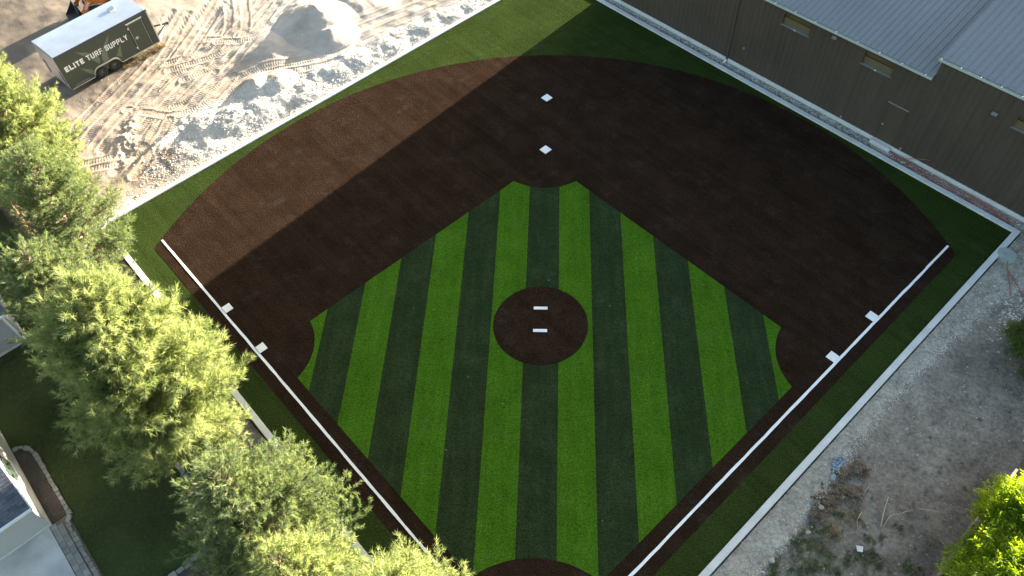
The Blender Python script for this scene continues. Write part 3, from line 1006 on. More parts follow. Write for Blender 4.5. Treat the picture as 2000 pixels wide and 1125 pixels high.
n = 6500
PU = r.uniform(3, 14.0, n); PV = r.uniform(-7.2, -3.2, n)
k = 1.1 * fbm(PU * 2.6 + 5, PV * 2.6, 4) + .3 * np.clip((12.7 - PU) / 1.2, -1.5, 1) - .16 > r.uniform(0, .4, n)
tufts('weeds', 'patchy green weeds on the dirt at the bottom right', PU[k], PV[k], dirt_z, M['weed'], 61, nb=16, h=.11, w=.024)
n = 70
PU = r.uniform(13, 30, n); PV = r.uniform(-7.2, -4, n)
tufts('weed_sprigs', 'a few sparse weed sprigs on the upper dirt strip', PU, PV, dirt_z, M['weed'], 62, nb=22, h=.10, w=.025)
n = 60
PU = np.concatenate([r.normal(12.5, .25, n), r.normal(11.3, .4, n)]); PV = np.concatenate([r.normal(-4.15, .15, n), r.normal(-3.95, .2, n)])
tufts('dry_grass', 'dry straw coloured grass around the soil heap', PU, PV, dirt_z, M['straw'], 63, nb=9, h=.2, w=.012, rad=.1, cat='dry grass')
# dry grass along the trailer skirt
n = 420
tx = r.uniform(3.3, 6.2, n); ty = r.normal(.05, .16, n)
_ax = np.array([.631, .776]); _pn = np.array([-.776, .631])
XY = np.array([-28.4, 30.75]) + tx[:, None] * _ax + ty[:, None] * _pn
tufts('trailer_straw', 'tan dry grass growing along the bottom of the trailer', (XY[:, 0] + XY[:, 1]) * Q, (XY[:, 1] - XY[:, 0]) * Q, sand_z, M['straw'], 64, nb=9, h=.22, w=.016, rad=.12, cat='dry grass')
# lawn blades
n = 9000
PU = r.uniform(-9.3, -5.3, n); PV = r.uniform(11.75, 26, n)
tufts('lawn_grass', 'short dark grass blades of the shaded lawn', PU, PV, lambda U, V: np.full_like(U, -.04), M['weed'], 65, nb=10, h=.06, w=.012, rad=.09, cat='grass')
# pine litter scraps under the left trees
n = 1500
PU = r.uniform(-5, -2.1, n); PV = r.uniform(20, 36, n)
tufts('fallen_needles', 'brown fallen needles under the upper left pines', PU, PV, lambda U, V: np.full_like(U, -.03), M['straw'], 66, nb=8, h=.14, w=.012, rad=.15, cat='litter')

# ------------------------------------------------------------------ brown metal building
bld = empty('metal_building', (31.25 * Q, 31.25 * Q, 0), -math.pi / 4)
tag(bld, 'long dark brown metal building with grey metal roof along the upper right', 'building')
A0, AJ, A1, DEP = -26.1, -5.05, 4.1, 18.
E1, E2, SL = 4.98, 6.05, .27


def ribwall(a0, a1, z0, z1, name):
    V = []; F = []
    xs = [a0]
    x = a0
    while x < a1 - .32:
        xs += [x + .14, x + .16, x + .20, x + .22]; x += .305
    xs.append(a1)
    for i, x in enumerate(xs):
        j = (i - 1) % 4
        d = -.022 if (i and i < len(xs) - 1 and j in (1, 2)) else 0
        V += [(x, d, z0), (x, d, z1)]
    for i in range(len(xs) - 1): F.append((2 * i, 2 * i + 2, 2 * i + 3, 2 * i + 1))
    return mesh_np(name, V, F, M['siding'], bld)


def body(a0, a1, e, y0):
    m = MB()
    pr = [(y0, .2), (DEP, .2), (DEP, e), (DEP / 2, e + SL * DEP / 2), (y0, e + SL * y0)]
    m.extr([(a0, y, z) for y, z in pr][::-1], (a1 - a0, 0, 0))
    return m


body(A0, AJ, E1 - .06, .18).build('wall', M['siding'], bld)
body(AJ, A1, E2 - .06, .18).build('wall', M['siding'], bld)
# front face with openings left for windows and door
WIN = [(-44.1, -38.4, 12.45, 15.05), (-28.35, -22.75, 12.45, 15.0), (-3.5, 2.2, 14.0, 16.45)]
WIN = [tuple(q * FT for q in w) for w in WIN]
DOOR = (-21.4 * FT, -17.9 * FT, .2, 8.4 * FT)
cuts = sorted(WIN + [DOOR])
pieces = []
ztop = lambda a: E1 if a < AJ else E2
edges = sorted({A0, AJ, A1, *[w[0] for w in cuts], *[w[1] for w in cuts]})
for x0, x1 in zip(edges[:-1], edges[1:]):
    mid = (x0 + x1) / 2
    hole = [w for w in cuts if w[0] <= mid <= w[1]]
    zt = ztop(mid)
    if hole:
        if hole[0][2] > .21: ribwall(x0, x1, .2, hole[0][2], 'siding_panel')
        ribwall(x0, x1, hole[0][3], zt, 'siding_panel')
    else:
        ribwall(x0, x1, .2, zt, 'siding_panel')
m = MB(); m.box((A0 - .05, -.055, -.3), (-53.4 * FT, .4, .195)); m.box((-52.9 * FT, -.055, -.3), (A1 + .05, .4, .195))
m.build('foundation', M['concrete'], bld, bevel=.01)
for (x0, x1, z0, z1) in WIN:
    w = MB().box((x0, -.03, z0), (x0 + .05, .15, z1)).box((x1 - .05, -.03, z0), (x1, .15, z1)).box((x0 + .05, -.03, z1 - .05), (x1 - .05, .15, z1)).box((x0 + .05, .08, (z0 + z1) / 2 + .02), (x1 - .05, .12, (z0 + z1) / 2 + .05)).build('window', M['trim'], bld)
    MB().box((x0 + .05, .13, z0 + .03), (x1 - .05, .14, z1 - .05)).build('pane', M['pane'], w)
    MB().box((x0 + .05, .10, z0 + .03), (x1 - .05, .125, (z0 + z1) / 2 + .05)).build('sash', M['blind'], w)
    MB().box((x0 - .02, -.05, z0 - .012), (x1 + .02, .12, z0 + .012)).build('sill', M['sill'], w)
    c = (x0 + x1) / 2
    MB().box((c - .04, -.085, z0 + .0), (c + .04, -.06, z0 + .05)).build('latch', M['clip'], w)
x0, x1, z0, z1 = DOOR
d = MB().box((x0 + .04, .0, z0), (x1 - .04, .028, z1 - .04)).build('door', M['door'], bld)
MB().box((x0, -.035, z0), (x0 + .04, .03, z1)).box((x1 - .04, -.035, z0), (x1, .03, z1)).build('frame', M['trim'], d)
MB().box((x0 - .03, -.06, z1 - .04), (x1 + .03, .03, z1 + .0)).build('drip_cap', M['sill'], d)
MB().box((x0 + .1, -.06, z0 + .95), (x0 + .22, -.003, z0 + 1.02)).build('handle', M['steel'], d)
MB().box((x0 - .02, -.30, -.1), (x1 + .05, -.06, .18)).build('door_step', M['concrete'], bld, bevel=.01)
a = -53.15 * FT
MB().box((a - .045, -.11, .06), (a + .045, -.024, E1 - .1)).build('downspout', M['trim'], bld)
MB().hexa([(a - .05, -.3, -.02), (a + .05, -.3, -.02), (a + .05, -.06, .05), (a - .05, -.06, .05), (a - .05, -.3, .05), (a + .05, -.3, .05), (a + .05, -.06, .16), (a - .05, -.06, .16)]).build('downspout_elbow', M['clip'], bld)
for a, z in ((-33.9 * FT, 14.7 * FT), (-6.3 * FT, 14.9 * FT)):
    f = MB().box((a - .16, -.06, z - .09), (a + .16, -.02, z + .09)).build('wall_light', M['trim'], bld)
    MB().hexa([(a - .13, -.2, z - .02), (a + .13, -.2, z - .02), (a + .13, -.06, z - .05), (a - .13, -.06, z - .05), (a - .13, -.2, z + .01), (a + .13, -.2, z + .01), (a + .13, -.06, z + .06), (a - .13, -.06, z + .06)]).build('lamp_head', M['sill'], f)
for a, z in ((-50.07 * FT, 4.4 * FT), (-28.03 * FT, 1.15 * FT), (-16.4 * FT, 1.15 * FT)):
    MB().box((a - .05, -.07, z - .06), (a + .05, -.02, z + .06)).build('outlet_box', M['tan'], bld)

PW = .308
for (a0, a1, e, nm) in ((A0 - .15, AJ - .02, E1, 'l'), (AJ - .12, A1 + .15, E2, 'r')):
    zr = e + SL * DEP / 2
    rf = MB().extr([(a0, -.14, e - .02 - SL * .14), (a0, DEP / 2, zr - .02), (a0, DEP + .14, e - .02 - SL * .14), (a0, DEP + .14, e - .09 - SL * .14), (a0, DEP / 2, zr - .09), (a0, -.14, e - .09 - SL * .14)], (a1 - a0, 0, 0)).build('roof', M['roof'], bld)
    n = int((a1 - a0) / PW)
    pw = (a1 - a0) / n
    src = None
    y0, y1 = -.16, DEP / 2
    for k in range(n):
        if src is None:
            b = MB()
            zz = lambda y, h: e + SL * y + h
            prof = [(0, 0), (0, .024), (.02, .024), (.03, .0), (pw / 2 - .02, .0), (pw / 2, .004), (pw / 2 + .02, .0), (pw - .004, 0)]
            for (p0, p1) in zip(prof[:-1], prof[1:]):
                b.poly([(p0[0], y0, zz(y0, p0[1])), (p1[0], y0, zz(y0, p1[1])), (p1[0], y1, zz(y1, p1[1])), (p0[0], y1, zz(y1, p0[1]))])
            src = b.build('roof_panel', M['roof'], rf)
            src.location = (a0, 0, .0)
        else:
            share(src, 'roof_panel', rf, (a0 + k * pw, 0, 0))
    gz = e - .02 - SL * .16
    gt = MB().box((a0, -.27, gz - .12), (a1, -.255, gz)).box((a0, -.255, gz - .12), (a1, -.165, gz - .105)).box((a0, -.165, gz - .12), (a1, -.15, gz - .01)).build('gutter', M['gutter'], bld)
    x = a0 + .1
    while x < a1:
        MB().box((x - .02, -.278, gz - .02), (x + .02, -.15, gz + .008)).build('gutter_clip', M['clip'], gt)
        x += 1.22 if e == E1 else .95

MB().box((A1 + .16, .5, -.1), (12., 6.5, 2.6)).build('added_shade_wall', M['siding'], bld)  # annex added out of view, only to cast shade on the dirt strip
MB().hexa([(A1 + .15, .35, 2.602), (12.15, .35, 2.602), (12.15, 6.65, 2.602), (A1 + .15, 6.65, 2.602), (A1 + .15, .35, 2.68), (12.15, .35, 2.68), (12.15, 6.65, 2.95), (A1 + .15, 6.65, 2.95)]).build('added_shade_roof', M['roof'], bld)

# ------------------------------------------------------------------ houses at the left
def local(u, v, z=0): return uv(u, v, z)


def house(name, label, u0, u1, v0, v1, e, slope, wm, ou, ov, near):
    root = tag(empty(name, uv(u1, v0), math.pi / 4), label, 'house')   # local x = u, y = v measured from the near corner
    du, dv = u0 - u1, v1 - v0
    zr = e + slope * dv / 2
    pr = [(0, -.1), (dv, -.1), (dv, e), (dv / 2, zr), (0, e)]
    MB().extr([(du, y, z) for y, z in pr][::-1], (-du, 0, 0)).build('wall', wm, root)
    rf = MB().extr([(du - ou, -ov, e + .02 - slope * ov), (du - ou, dv / 2, zr + .02), (du - ou, dv + ov, e + .02 - slope * ov), (du - ou, dv + ov, e + .12 - slope * ov), (du - ou, dv / 2, zr + .12), (du - ou, -ov, e + .12 - slope * ov)], (-du + 2 * ou, 0, 0)).build('roof', M['shingle'], root)
    return root, rf, zr


h1, rf, zr = house('stucco_house', 'pale stucco house with grey shingle roof at the bottom left corner', -20, -10.05, 16.75, 22.9, 2.35, .45, M['hwall'], .22, .45, True)
sl = math.atan(.45)
src = None
cnt = 0
xr = .24
rest = MB()
L_ = math.hypot(3.075 + .45, .45 * 3.525)
rows = int(L_ / .14)
for i in range(rows):
    y = -.47 + i * .14 * math.cos(sl)
    z = 2.35 + .122 - .45 * .47 + i * .14 * math.sin(sl)
    for j in range(32):
        w = .30
        x = xr - .01 - (j + 1) * w + (.15 if i % 2 else 0)
        ln = .285 if not (i % 2 and j == 0) else .135
        if j < 11 and cnt < 300:
            if src is None:
                c, s = math.cos(sl), math.sin(sl)
                b = MB().hexa([(0, 0, 0), (.29, 0, 0), (.29, .17 * c, .17 * s), (0, .17 * c, .17 * s), (0, -.01 * s, .016), (.29, -.01 * s, .016), (.29, .17 * c, .17 * s + .003), (0, .17 * c, .17 * s + .003)])
                src = b.build('shingle', M['shingle'], rf); src.location = (x, y, z)
            else:
                o = share(src, 'shingle', rf, (x, y, z))
                if ln < .2: o.scale = (.48, 1, 1)
            cnt += 1
        elif x > -10.1:
            c, s = math.cos(sl), math.sin(sl)
            rest.hexa([(x, y, z), (x + .29, y, z), (x + .29, y + .17 * c, z + .17 * s), (x, y + .17 * c, z + .17 * s), (x, y, z + .016), (x + .29, y, z + .016), (x + .29, y + .17 * c, z + .17 * s + .003), (x, y + .17 * c, z + .17 * s + .003)])
o = rest.build('shingle_field', M['shingle'], rf); o['kind'] = 'stuff'
ez = 2.35 - .45 * .45
MB().box((-10.2, -.56, ez + .02), (.25, -.455, ez + .12)).build('gutter', M['white'], h1)
MB().extr([(.222, -.46, ez - .04), (.222, 3.075, 3.73 - .04), (.222, 3.075, 3.73 + .13), (.222, -.46, ez + .13)], (.03, 0, 0)).build('rake_board', M['white'], h1)
w = MB().box((.003, 1.5, .9), (.06, 1.57, 2.1)).box((.003, 2.93, .9), (.06, 3.0, 2.1)).box((.003, 1.57, .9), (.06, 2.93, .97)).box((.003, 1.57, 2.03), (.06, 2.93, 2.1)).build('window', M['white'], h1)
MB().box((.002, 1.57, .97), (.02, 2.93, 2.03)).build('pane', glassmat('house_glass', (.05, .07, .05)), w)
MB().box((-9.9, -.02, -.1), (.02, -.001, .12)).build('wall_base', M['concrete'], h1)

h2, rf2, zr = house('grey_house', 'blue grey house with dark roof at the left edge behind the pines', -17, -7.35, 26.1, 33, 2.45, .42, M['hwall2'], .22, .42, True)
MB().box((-9.9, -.52, 2.45 - .42 * .42 + .02), (.23, -.425, 2.45 - .42 * .42 + .11)).build('gutter', M['white'], h2)
MB().box((-.16, -.09, .0), (-.06, -.003, 2.3)).build('downspout', M['white'], h2)
MB().extr([(.222, -.42, 2.45 - .42 * .42 - .03), (.222, 3.45, 3.86), (.222, 3.45, 4.05), (.222, -.42, 2.45 - .42 * .42 + .14)], (.03, 0, 0)).build('rake_board', M['tan'], h2)
MB().box((-9.9, -.02, -.1), (.02, -.001, .10)).build('wall_base', M['concrete'], h2)

# patio, paver walk, bed and edging
m = MB().prism([uv(-22, 2)[:2], uv(-10.17, 2)[:2], uv(-10.17, 16.72)[:2], uv(-22, 16.72)[:2]], -.2, -.01)
tag(m.build('patio', M['patio']), 'pale concrete patio beside the stucco house', 'patio', kind='structure')
m = MB().poly([uv(-10.03, 16.8, -.03), uv(-9.42, 16.8, -.03), uv(-9.45, 20.3, -.03), uv(-9.6, 20.75, -.03), uv(-10.03, 20.9, -.03)])
tag(m.build('house_bed', M['mulch']), 'narrow dark mulch bed along the stucco house wall', 'bed', kind='structure')
walk = tag(empty('paver_walk'), 'narrow strip of grey pavers between patio and lawn', 'pavers', kind='structure')
MB().prism([uv(-10.16, 3)[:2], uv(-9.42, 3)[:2], uv(-9.42, 16.74)[:2], uv(-10.16, 16.74)[:2]], -.2, -.035).build('sand_bed', M['soil'], walk)
vv = 16.70
k = 0
while vv > 4:
    l = .30
    for i, (c0, c1) in enumerate(((-10.14, -9.93), (-9.92, -9.71))):
        off = .15 * i + random.uniform(-.01, .01)
        a, b = vv - off, vv - off - l + .014
        MB().prism([uv(c0, b)[:2], uv(c1, b)[:2], uv(c1, a)[:2], uv(c0, a)[:2]], -.06, -.005 + random.uniform(-.004, .004)).build('paver', M['paver'], walk)
    vv -= l
    k += 1
edging = tag(empty('bed_edging'), 'row of rough grey edging stones curving round the house bed and walk', 'edging')
path = [(-10.0, 20.98), (-9.8, 20.95), (-9.6, 20.8), (-9.45, 20.55), (-9.37, 20.25)] + [(-9.34 + .0 * k, 20.0 - .26 * k) for k in range(0, 14)] + [(-9.56, 16.4 - .26 * k) for k in range(0, 46)]


def stone_blocks(path, parent, wd=.18, z1=.05, name='edging_stone'):
    for (p, q) in zip(path[:-1], path[1:]):
        a, b = Vector(p), Vector(q)
        d = (b - a); L = d.length
        if L > .6: continue
        d /= L; nrm = Vector((-d.y, d.x))
        a2, b2 = a + d * .01, b - d * .012
        w = wd * random.uniform(.8, 1.15) / 2
        j = lambda: random.uniform(-.015, .015)
        c = [a2 - nrm * (w + j()), b2 - nrm * (w + j()), b2 + nrm * (w + j()), a2 + nrm * (w + j())]
        MB().prism([uv(x.x, x.y)[:2] for x in c], -.12, z1 + j()).build(name, M['edging'], parent, bevel=.02)


stone_blocks(path, edging, .17)
e2 = tag(empty('lawn_edging'), 'row of grey stones edging the lawn beneath the pines', 'edging')
stone_blocks([(-5.2, 25.5 - .3 * k) for k in range(0, 46)], e2, .2)
stone_blocks([(-5.5 - .3 * k, 11.66) for k in range(0, 13)], e2, .2)

# ------------------------------------------------------------------ board fence, lower right
fn = tag(empty('board_fence'), 'low weathered board fence along the lower right of the dirt strip', 'fence')
src = None
for k in range(100):
    u = 3.0 + .15 * k
    if src is None:
        src = MB().box((0, -.012, 0), (.142, .012, 1.16)).build('board', M['wood'], fn)
        src.location = uv(u, -7.33, -.1); src.rotation_euler = (0, 0, math.pi / 4)
    else:
        share(src, 'board', fn, uv(u, -7.33 + random.uniform(-.006, .006), -.1 + random.uniform(-.012, .012)), (0, 0, math.pi / 4))
for k in range(6):
    o = MB().box((0, -.06, 1.17), (2.47, .03, 1.205)).build('top_rail', M['woodtop'], fn)
    o.location = uv(3. + 2.5 * k, -7.33, -.1); o.rotation_euler = (0, 0, math.pi / 4)
    o = MB().box((0, -.12, 0), (.09, -.03, 1.165)).build('post', M['wood'], fn)
    o.location = uv(3. + 2.5 * k, -7.33, -.1); o.rotation_euler = (0, 0, math.pi / 4)
m = MB().poly([uv(-4, -30, -.05), uv(34, -30, -.05), uv(34, -7.45, -.05), uv(-4, -7.45, -.05)])
tag(m.build('yard', M['mulch']), 'dark yard ground behind the board fence', 'ground', kind='structure')

pf = tag(empty('privacy_fence'), 'tall cedar privacy fence under the row of pines beside the lawn', 'fence')
src = None
for k in range(240):
    v = 9.4 + .15 * k
    if src is None:
        src = MB().box((-.01, 0, 0), (.01, .142, 1.66)).build('board', M['cedar'], pf)
        src.location = uv(-4.62, v, -.08); src.rotation_euler = (0, 0, math.pi / 4)
    else:
        share(src, 'board', pf, uv(-4.62 + random.uniform(-.004, .004), v, -.08 + random.uniform(-.012, .012)), (0, 0, math.pi / 4))
for k in range(15):
    for nm, bx in (('top_rail', ((-.055, 0, 1.60), (-.012, 2.37, 1.69))), ('post', ((-.105, 0, 0), (-.06, .09, 1.64)))):
        o = MB().box(*bx).build(nm, M['cedar'], pf)
        o.location = uv(-4.62, 9.4 + 2.4 * k, -.08); o.rotation_euler = (0, 0, math.pi / 4)

# ------------------------------------------------------------------ enclosed trailer
tr = tag(empty('cargo_trailer', (-28.4, 30.75, -.04), math.atan2(.776, .631)), 'dark green enclosed cargo trailer with white roof and white lettering', 'trailer')
TL, TW, TZ0, TZ1 = 6.1, 2.55, .36, 2.62
# body with wheel-arch cut-outs on the near side
fx0, fx1 = 1.56, 3.36
MB().box((.02, .02, TZ0 + .02), (TL - .04, TW - .02, TZ1 - .1)).build('body', M['tgreen'], tr)
sp = MB()
seg = 12


def arch(x): # underside of the twin wheel arch
    if x <= fx0 or x >= fx1: return TZ0
    a = min(1, (x - fx0) / .42, (fx1 - x) / .42)
    return TZ0 + .42 * math.sqrt(max(0, 1 - (1 - a) ** 2))


xs = [0, fx0] + list(np.linspace(fx0 + .01, fx1 - .01, 25)) + [fx1, TL]
for yy, flip in ((0, 0), (TW, 1)):
    b = MB()
    for p, q in zip(xs[:-1], xs[1:]):
        f = [(p, yy, arch(p)), (q, yy, arch(q)), (q, yy, TZ1 - .12), (p, yy, TZ1 - .12)]
        b.poly(f[::-1] if flip else f)
    b.build('side_panel', M['tgreen'], tr)
MB().box((fx0, .04, TZ0), (fx1, .3, TZ0 + .43)).build('wheel_well', M['black'], tr)
for yy in (-.04, TW + .0):
    b = MB()
    xx = np.linspace(fx0 - .02, fx1 + .02, 31)
    for p, q in zip(xx[:-1], xx[1:]):
        zp, zq = arch(p), arch(q)
        o_ = .075
        b.hexa([(p, yy, zp - .005), (q, yy, zq - .005), (q, yy + .04, zq - .005), (p, yy + .04, zp - .005), (p, yy, zp + o_), (q, yy, zq + o_), (q, yy + .04, zq + o_), (p, yy + .04, zp + o_)])
    b.build('fender', M['steel'], tr)
# roof: slightly crowned, with dark cove trim
b = MB()
ys = np.linspace(-.01, TW + .01, 9)
zz = lambda y: TZ1 + .03 - .05 * ((y - TW / 2) / (TW / 2)) ** 2
xr_ = [-.02 + (TL + .0) * k / 5 for k in range(6)]
for x0, x1 in zip(xr_[:-1], xr_[1:]):
    for p, q in zip(ys[:-1], ys[1:]):
        b.poly([(x0, p, zz(p)), (x1, p, zz(p)), (x1, q, zz(q)), (x0, q, zz(q))])
rf = b.build('roof', M['troof'], tr, smooth=True)
for k in range(1, 5):
    MB().box((xr_[k] - .012, 0, TZ1 - .02), (xr_[k] + .012, TW, TZ1 - .015)).build('roof_bow', M['steel'], rf)
for yy in (-.025, TW - .015):
    MB().box((-.02, yy, TZ1 - .13), (TL + .02, yy + .04, TZ1 - .022)).build('roof_cove', M['tcap'], tr)
MB().box((-.02, .03, TZ1 - .10), (.0, TW - .03, TZ1 - .022)).build('rear_header', M['steel'], tr)
vx, vy = 4.7, 1.5
v = MB().box((vx - .19, vy - .19, TZ1 + .0), (vx + .19, vy + .19, TZ1 + .07)).build('roof_vent', M['white'], rf, bevel=.02)
MB().hexa([(vx - .2, vy - .2, TZ1 + .075), (vx + .2, vy - .2, TZ1 + .075), (vx + .2, vy + .2, TZ1 + .075), (vx - .2, vy + .2, TZ1 + .075), (vx - .17, vy - .17, TZ1 + .13), (vx + .17, vy - .17, TZ1 + .17), (vx + .17, vy + .17, TZ1 + .17), (vx - .17, vy + .17, TZ1 + .13)]).build('vent_lid', M['steel'], v)
# corner posts, bottom rail
for yy in (-.03, TW - .03):
    MB().box((-.035, yy, TZ0 - .02), (.03, yy + .06, TZ1 - .13)).build('corner_post', M['steel'] if yy > 0 else M['tgreen'], tr)
    MB().box((TL - .05, yy, TZ0 - .02), (TL + .03, yy + .06, TZ1 - .13)).build('corner_post', M['steel'], tr)
MB().box((.03, -.022, TZ0 - .05), (fx0 - .03, .02, TZ0 - .002)).box((fx1 + .03, -.022, TZ0 - .05), (TL - .05, .02, TZ0 - .002)).build('bottom_rail', M['steel'], tr)
MB().box((-.03, .04, TZ0), (.0, TW - .04, TZ1 - .14)).build('rear_ramp', M['steel'], tr)
for k in range(2):
    MB().box((-.06, .3 + k * 1.9, .6), (-.031, .36 + k * 1.9, 1.5)).build('ramp_latch', M['iron'], tr)
MB().box((TL - .03, .05, TZ0), (TL + .025, TW - .05, TZ1 - .2)).build('nose_panel', M['tgreen'], tr)
MB().box((TL + .025, .0, TZ0 - .02), (TL + .04, TW, TZ0 + .6)).build('stone_guard', M['steel'], tr)
MB().hexa([(TL - .05, -.02, TZ1 - .2), (TL + .06, -.02, TZ1 - .24), (TL + .06, TW + .02, TZ1 - .24), (TL - .05, TW + .02, TZ1 - .2), (TL - .12, -.02, TZ1 + .0), (TL + .03, -.02, TZ1 - .07), (TL + .03, TW + .02, TZ1 - .07), (TL - .12, TW + .02, TZ1 + .0)]).build('nose_cap', M['steel'], tr)
# chassis, tongue, coupler, jack
MB().box((.1, .25, .26), (TL, .35, .36)).box((.1, TW - .35, .26), (TL, TW - .25, .36)).build('chassis', M['iron'], tr)
b = MB()
b.tube([(TL - .1, .45, .36), (TL + 1.25, TW / 2 - .04, .38)], .055, 4); b.tube([(TL - .1, TW - .45, .36), (TL + 1.25, TW / 2 + .04, .38)], .055, 4)
tg = b.build('tongue', M['iron'], tr)
MB().box((TL + 1.15, TW / 2 - .07, .33), (TL + 1.42, TW / 2 + .07, .45)).build('coupler', M['iron'], tg)
MB().tube([(TL + .95, TW / 2, -.02), (TL + .95, TW / 2, .95)], .035, 8).tube([(TL + .95, TW / 2, .95), (TL + .95, TW / 2 + .2, .95)], .015, 6).build('jack', M['steel'], tg)
MB().hexa([(TL + .03, .02, TZ0 - .05), (TL + 1.0, TW / 2 - .3, TZ0 - .05), (TL + 1.05, TW / 2 - .2, TZ0 - .05), (TL + .03, .3, TZ0 - .05), (TL + .03, .02, TZ0 + .05), (TL + 1.0, TW / 2 - .3, TZ0 + .05), (TL + 1.05, TW / 2 - .2, TZ0 + .05), (TL + .03, .3, TZ0 + .05)]).build('tongue_guard', M['steel'], tr)


def wheel(parent, x, y, rad, wd, side, rimm, name='wheel'):
    prof = [(.55 * rad, .0), (.62 * rad, .05 * wd), (.93 * rad, 0), (rad, .14 * wd), (rad, .86 * wd), (.93 * rad, wd), (.6 * rad, wd), (.1, wd * .8)]
    n = 28
    V = []; F = []
    for (rr, w) in prof:
        for k in range(n):
            t = 2 * math.pi * k / n
            V.append((x + rr * math.cos(t), y + side * w, rad + rr * math.sin(t)))
    for i in range(len(prof) - 1):
        for k in range(n):
            j = (k + 1) % n
            F.append((i * n + k, i * n + j, (i + 1) * n + j, (i + 1) * n + k))
    w_ = mesh_np(name, V, F, M['tyre'], parent, smooth=True)
    b = MB()
    pr2 = [(.56 * rad, .03), (.5 * rad, .07), (.25 * rad, .045), (.12 * rad, .0), (.0, .0)]
    for i in range(len(pr2) - 1):
        for k in range(n):
            t0, t1 = 2 * math.pi * k / n, 2 * math.pi * (k + 1) / n
            P_ = lambda q, t: (x + q[0] * math.cos(t), y + side * q[1], rad + q[0] * math.sin(t))
            b.poly([P_(pr2[i], t0), P_(pr2[i], t1), P_(pr2[i + 1], t1), P_(pr2[i + 1], t0)])
    b.build('rim', rimm, w_, smooth=True)
    return w_


for x in (2.03, 2.89):
    wheel(tr, x, -.0, .37, .21, 1, M['rim']); wheel(tr, x, TW - .0, .37, .21, -1, M['rim'])
# side door
dx0, dx1, dz0, dz1 = 4.58, 5.68, .42, 2.3
MB().box((dx0, -.012, dz1 - .03), (dx1, .0, dz1 + .03)).build('door_header', M['white'], tr)
dr = MB().box((dx0 + .08, -.016, dz0), (dx1 - .08, -.002, dz1 - .05)).build('side_door', M['tgreen'], tr)
MB().box((dx0, -.014, dz0 - .02), (dx0 + .07, -.001, dz1 - .03)).box((dx1 - .07, -.014, dz0 - .02), (dx1, -.001, dz1 - .03)).build('door_jamb', M['black'], dr)
MB().box((dx0 + .075, -.02, dz0), (dx0 + .09, -.0165, dz1 - .04)).box((dx1 - .09, -.02, dz0), (dx1 - .075, -.0165, dz1 - .04)).box((dx0 + .09, -.02, dz1 - .06), (dx1 - .09, -.0165, dz1 - .04)).build('door_trim', M['steel'], dr)
for z in (.62, 1.95): MB().box((dx0 - .01, -.03, z), (dx0 + .08, -.015, z + .12)).build('hinge', M['steel'], dr)
MB().box((4.76, -.05, 1.24), (4.98, -.017, 1.29)).box((4.84, -.045, 1.16), (4.88, -.017, 1.38)).build('door_handle', M['steel'], dr)

# lettering, drawn stroke by stroke
GL = {'E': [[(1, 0), (0, 0), (0, 1), (1, 1)], [(0, .5), (.85, .5)]], 'L': [[(0, 1), (0, 0), (1, 0)]], 'I': [[(.5, 0), (.5, 1)]], 'T': [[(0, 1), (1, 1)], [(.5, 1), (.5, 0)]],
      'U': [[(0, 1), (0, .16), (.2, 0), (.8, 0), (1, .16), (1, 1)]], 'R': [[(0, 0), (0, 1), (.8, 1), (1, .86), (1, .6), (.8, .47), (0, .47)], [(.5, .47), (1, 0)]],
      'F': [[(0, 0), (0, 1), (1, 1)], [(0, .5), (.85, .5)]], 'S': [[(1, .78), (1, .88), (.8, 1), (.2, 1), (0, .86), (0, .66), (.2, .54), (.8, .46), (1, .34), (1, .14), (.8, 0), (.2, 0), (0, .12), (0, .22)]],
      'P': [[(0, 0), (0, 1), (.8, 1), (1, .86), (1, .58), (.8, .45), (0, .45)]], 'Y': [[(0, 1), (.5, .48), (1, 1)], [(.5, .48), (.5, 0)]],
      'C': [[(1, .74), (1, .84), (.8, 1), (.2, 1), (0, .84), (0, .16), (.2, 0), (.8, 0), (1, .16), (1, .26)]], 'A': [[(0, 0), (0, .7), (.5, 1), (1, .7), (1, 0)], [(0, .4), (1, .4)]]}


def lettering(txt, x0, x1, z0, h, st, f, gap=.42, slant=0.):
    """f maps (x,z,lift) on the panel to a point"""
    units = sum(.35 if ch == 'I' else 1 for ch in txt) + gap * 1.4 * (len(txt) - 1)
    wch = (x1 - x0 - 0) / units
    b = MB(); x = x0; li = 0
    for ch in txt:
        cw = wch * (.35 if ch == 'I' else 1)
        for s_ in GL[ch]:
            pts = [Vector((x + (0 if ch == 'I' else 1) * p[0] * (cw - st) + st / 2 + (cw - st) / 2 * (ch == 'I'), z0 + st / 2 + p[1] * (h - st))) for p in s_]
            for i, (p, q) in enumerate(zip(pts[:-1], pts[1:])):
                d = (q - p).normalized(); n_ = Vector((-d.y, d.x)) * st / 2
                e = d * st * .5
                li += 1
                c = [p - e - n_, q + e - n_, q + e + n_, p - e + n_]
                b.poly([f(k.x + slant * (k.y - z0), k.y, .0004 * (li % 5)) for k in c])
        x += cw + wch * gap * 1.4
    return b


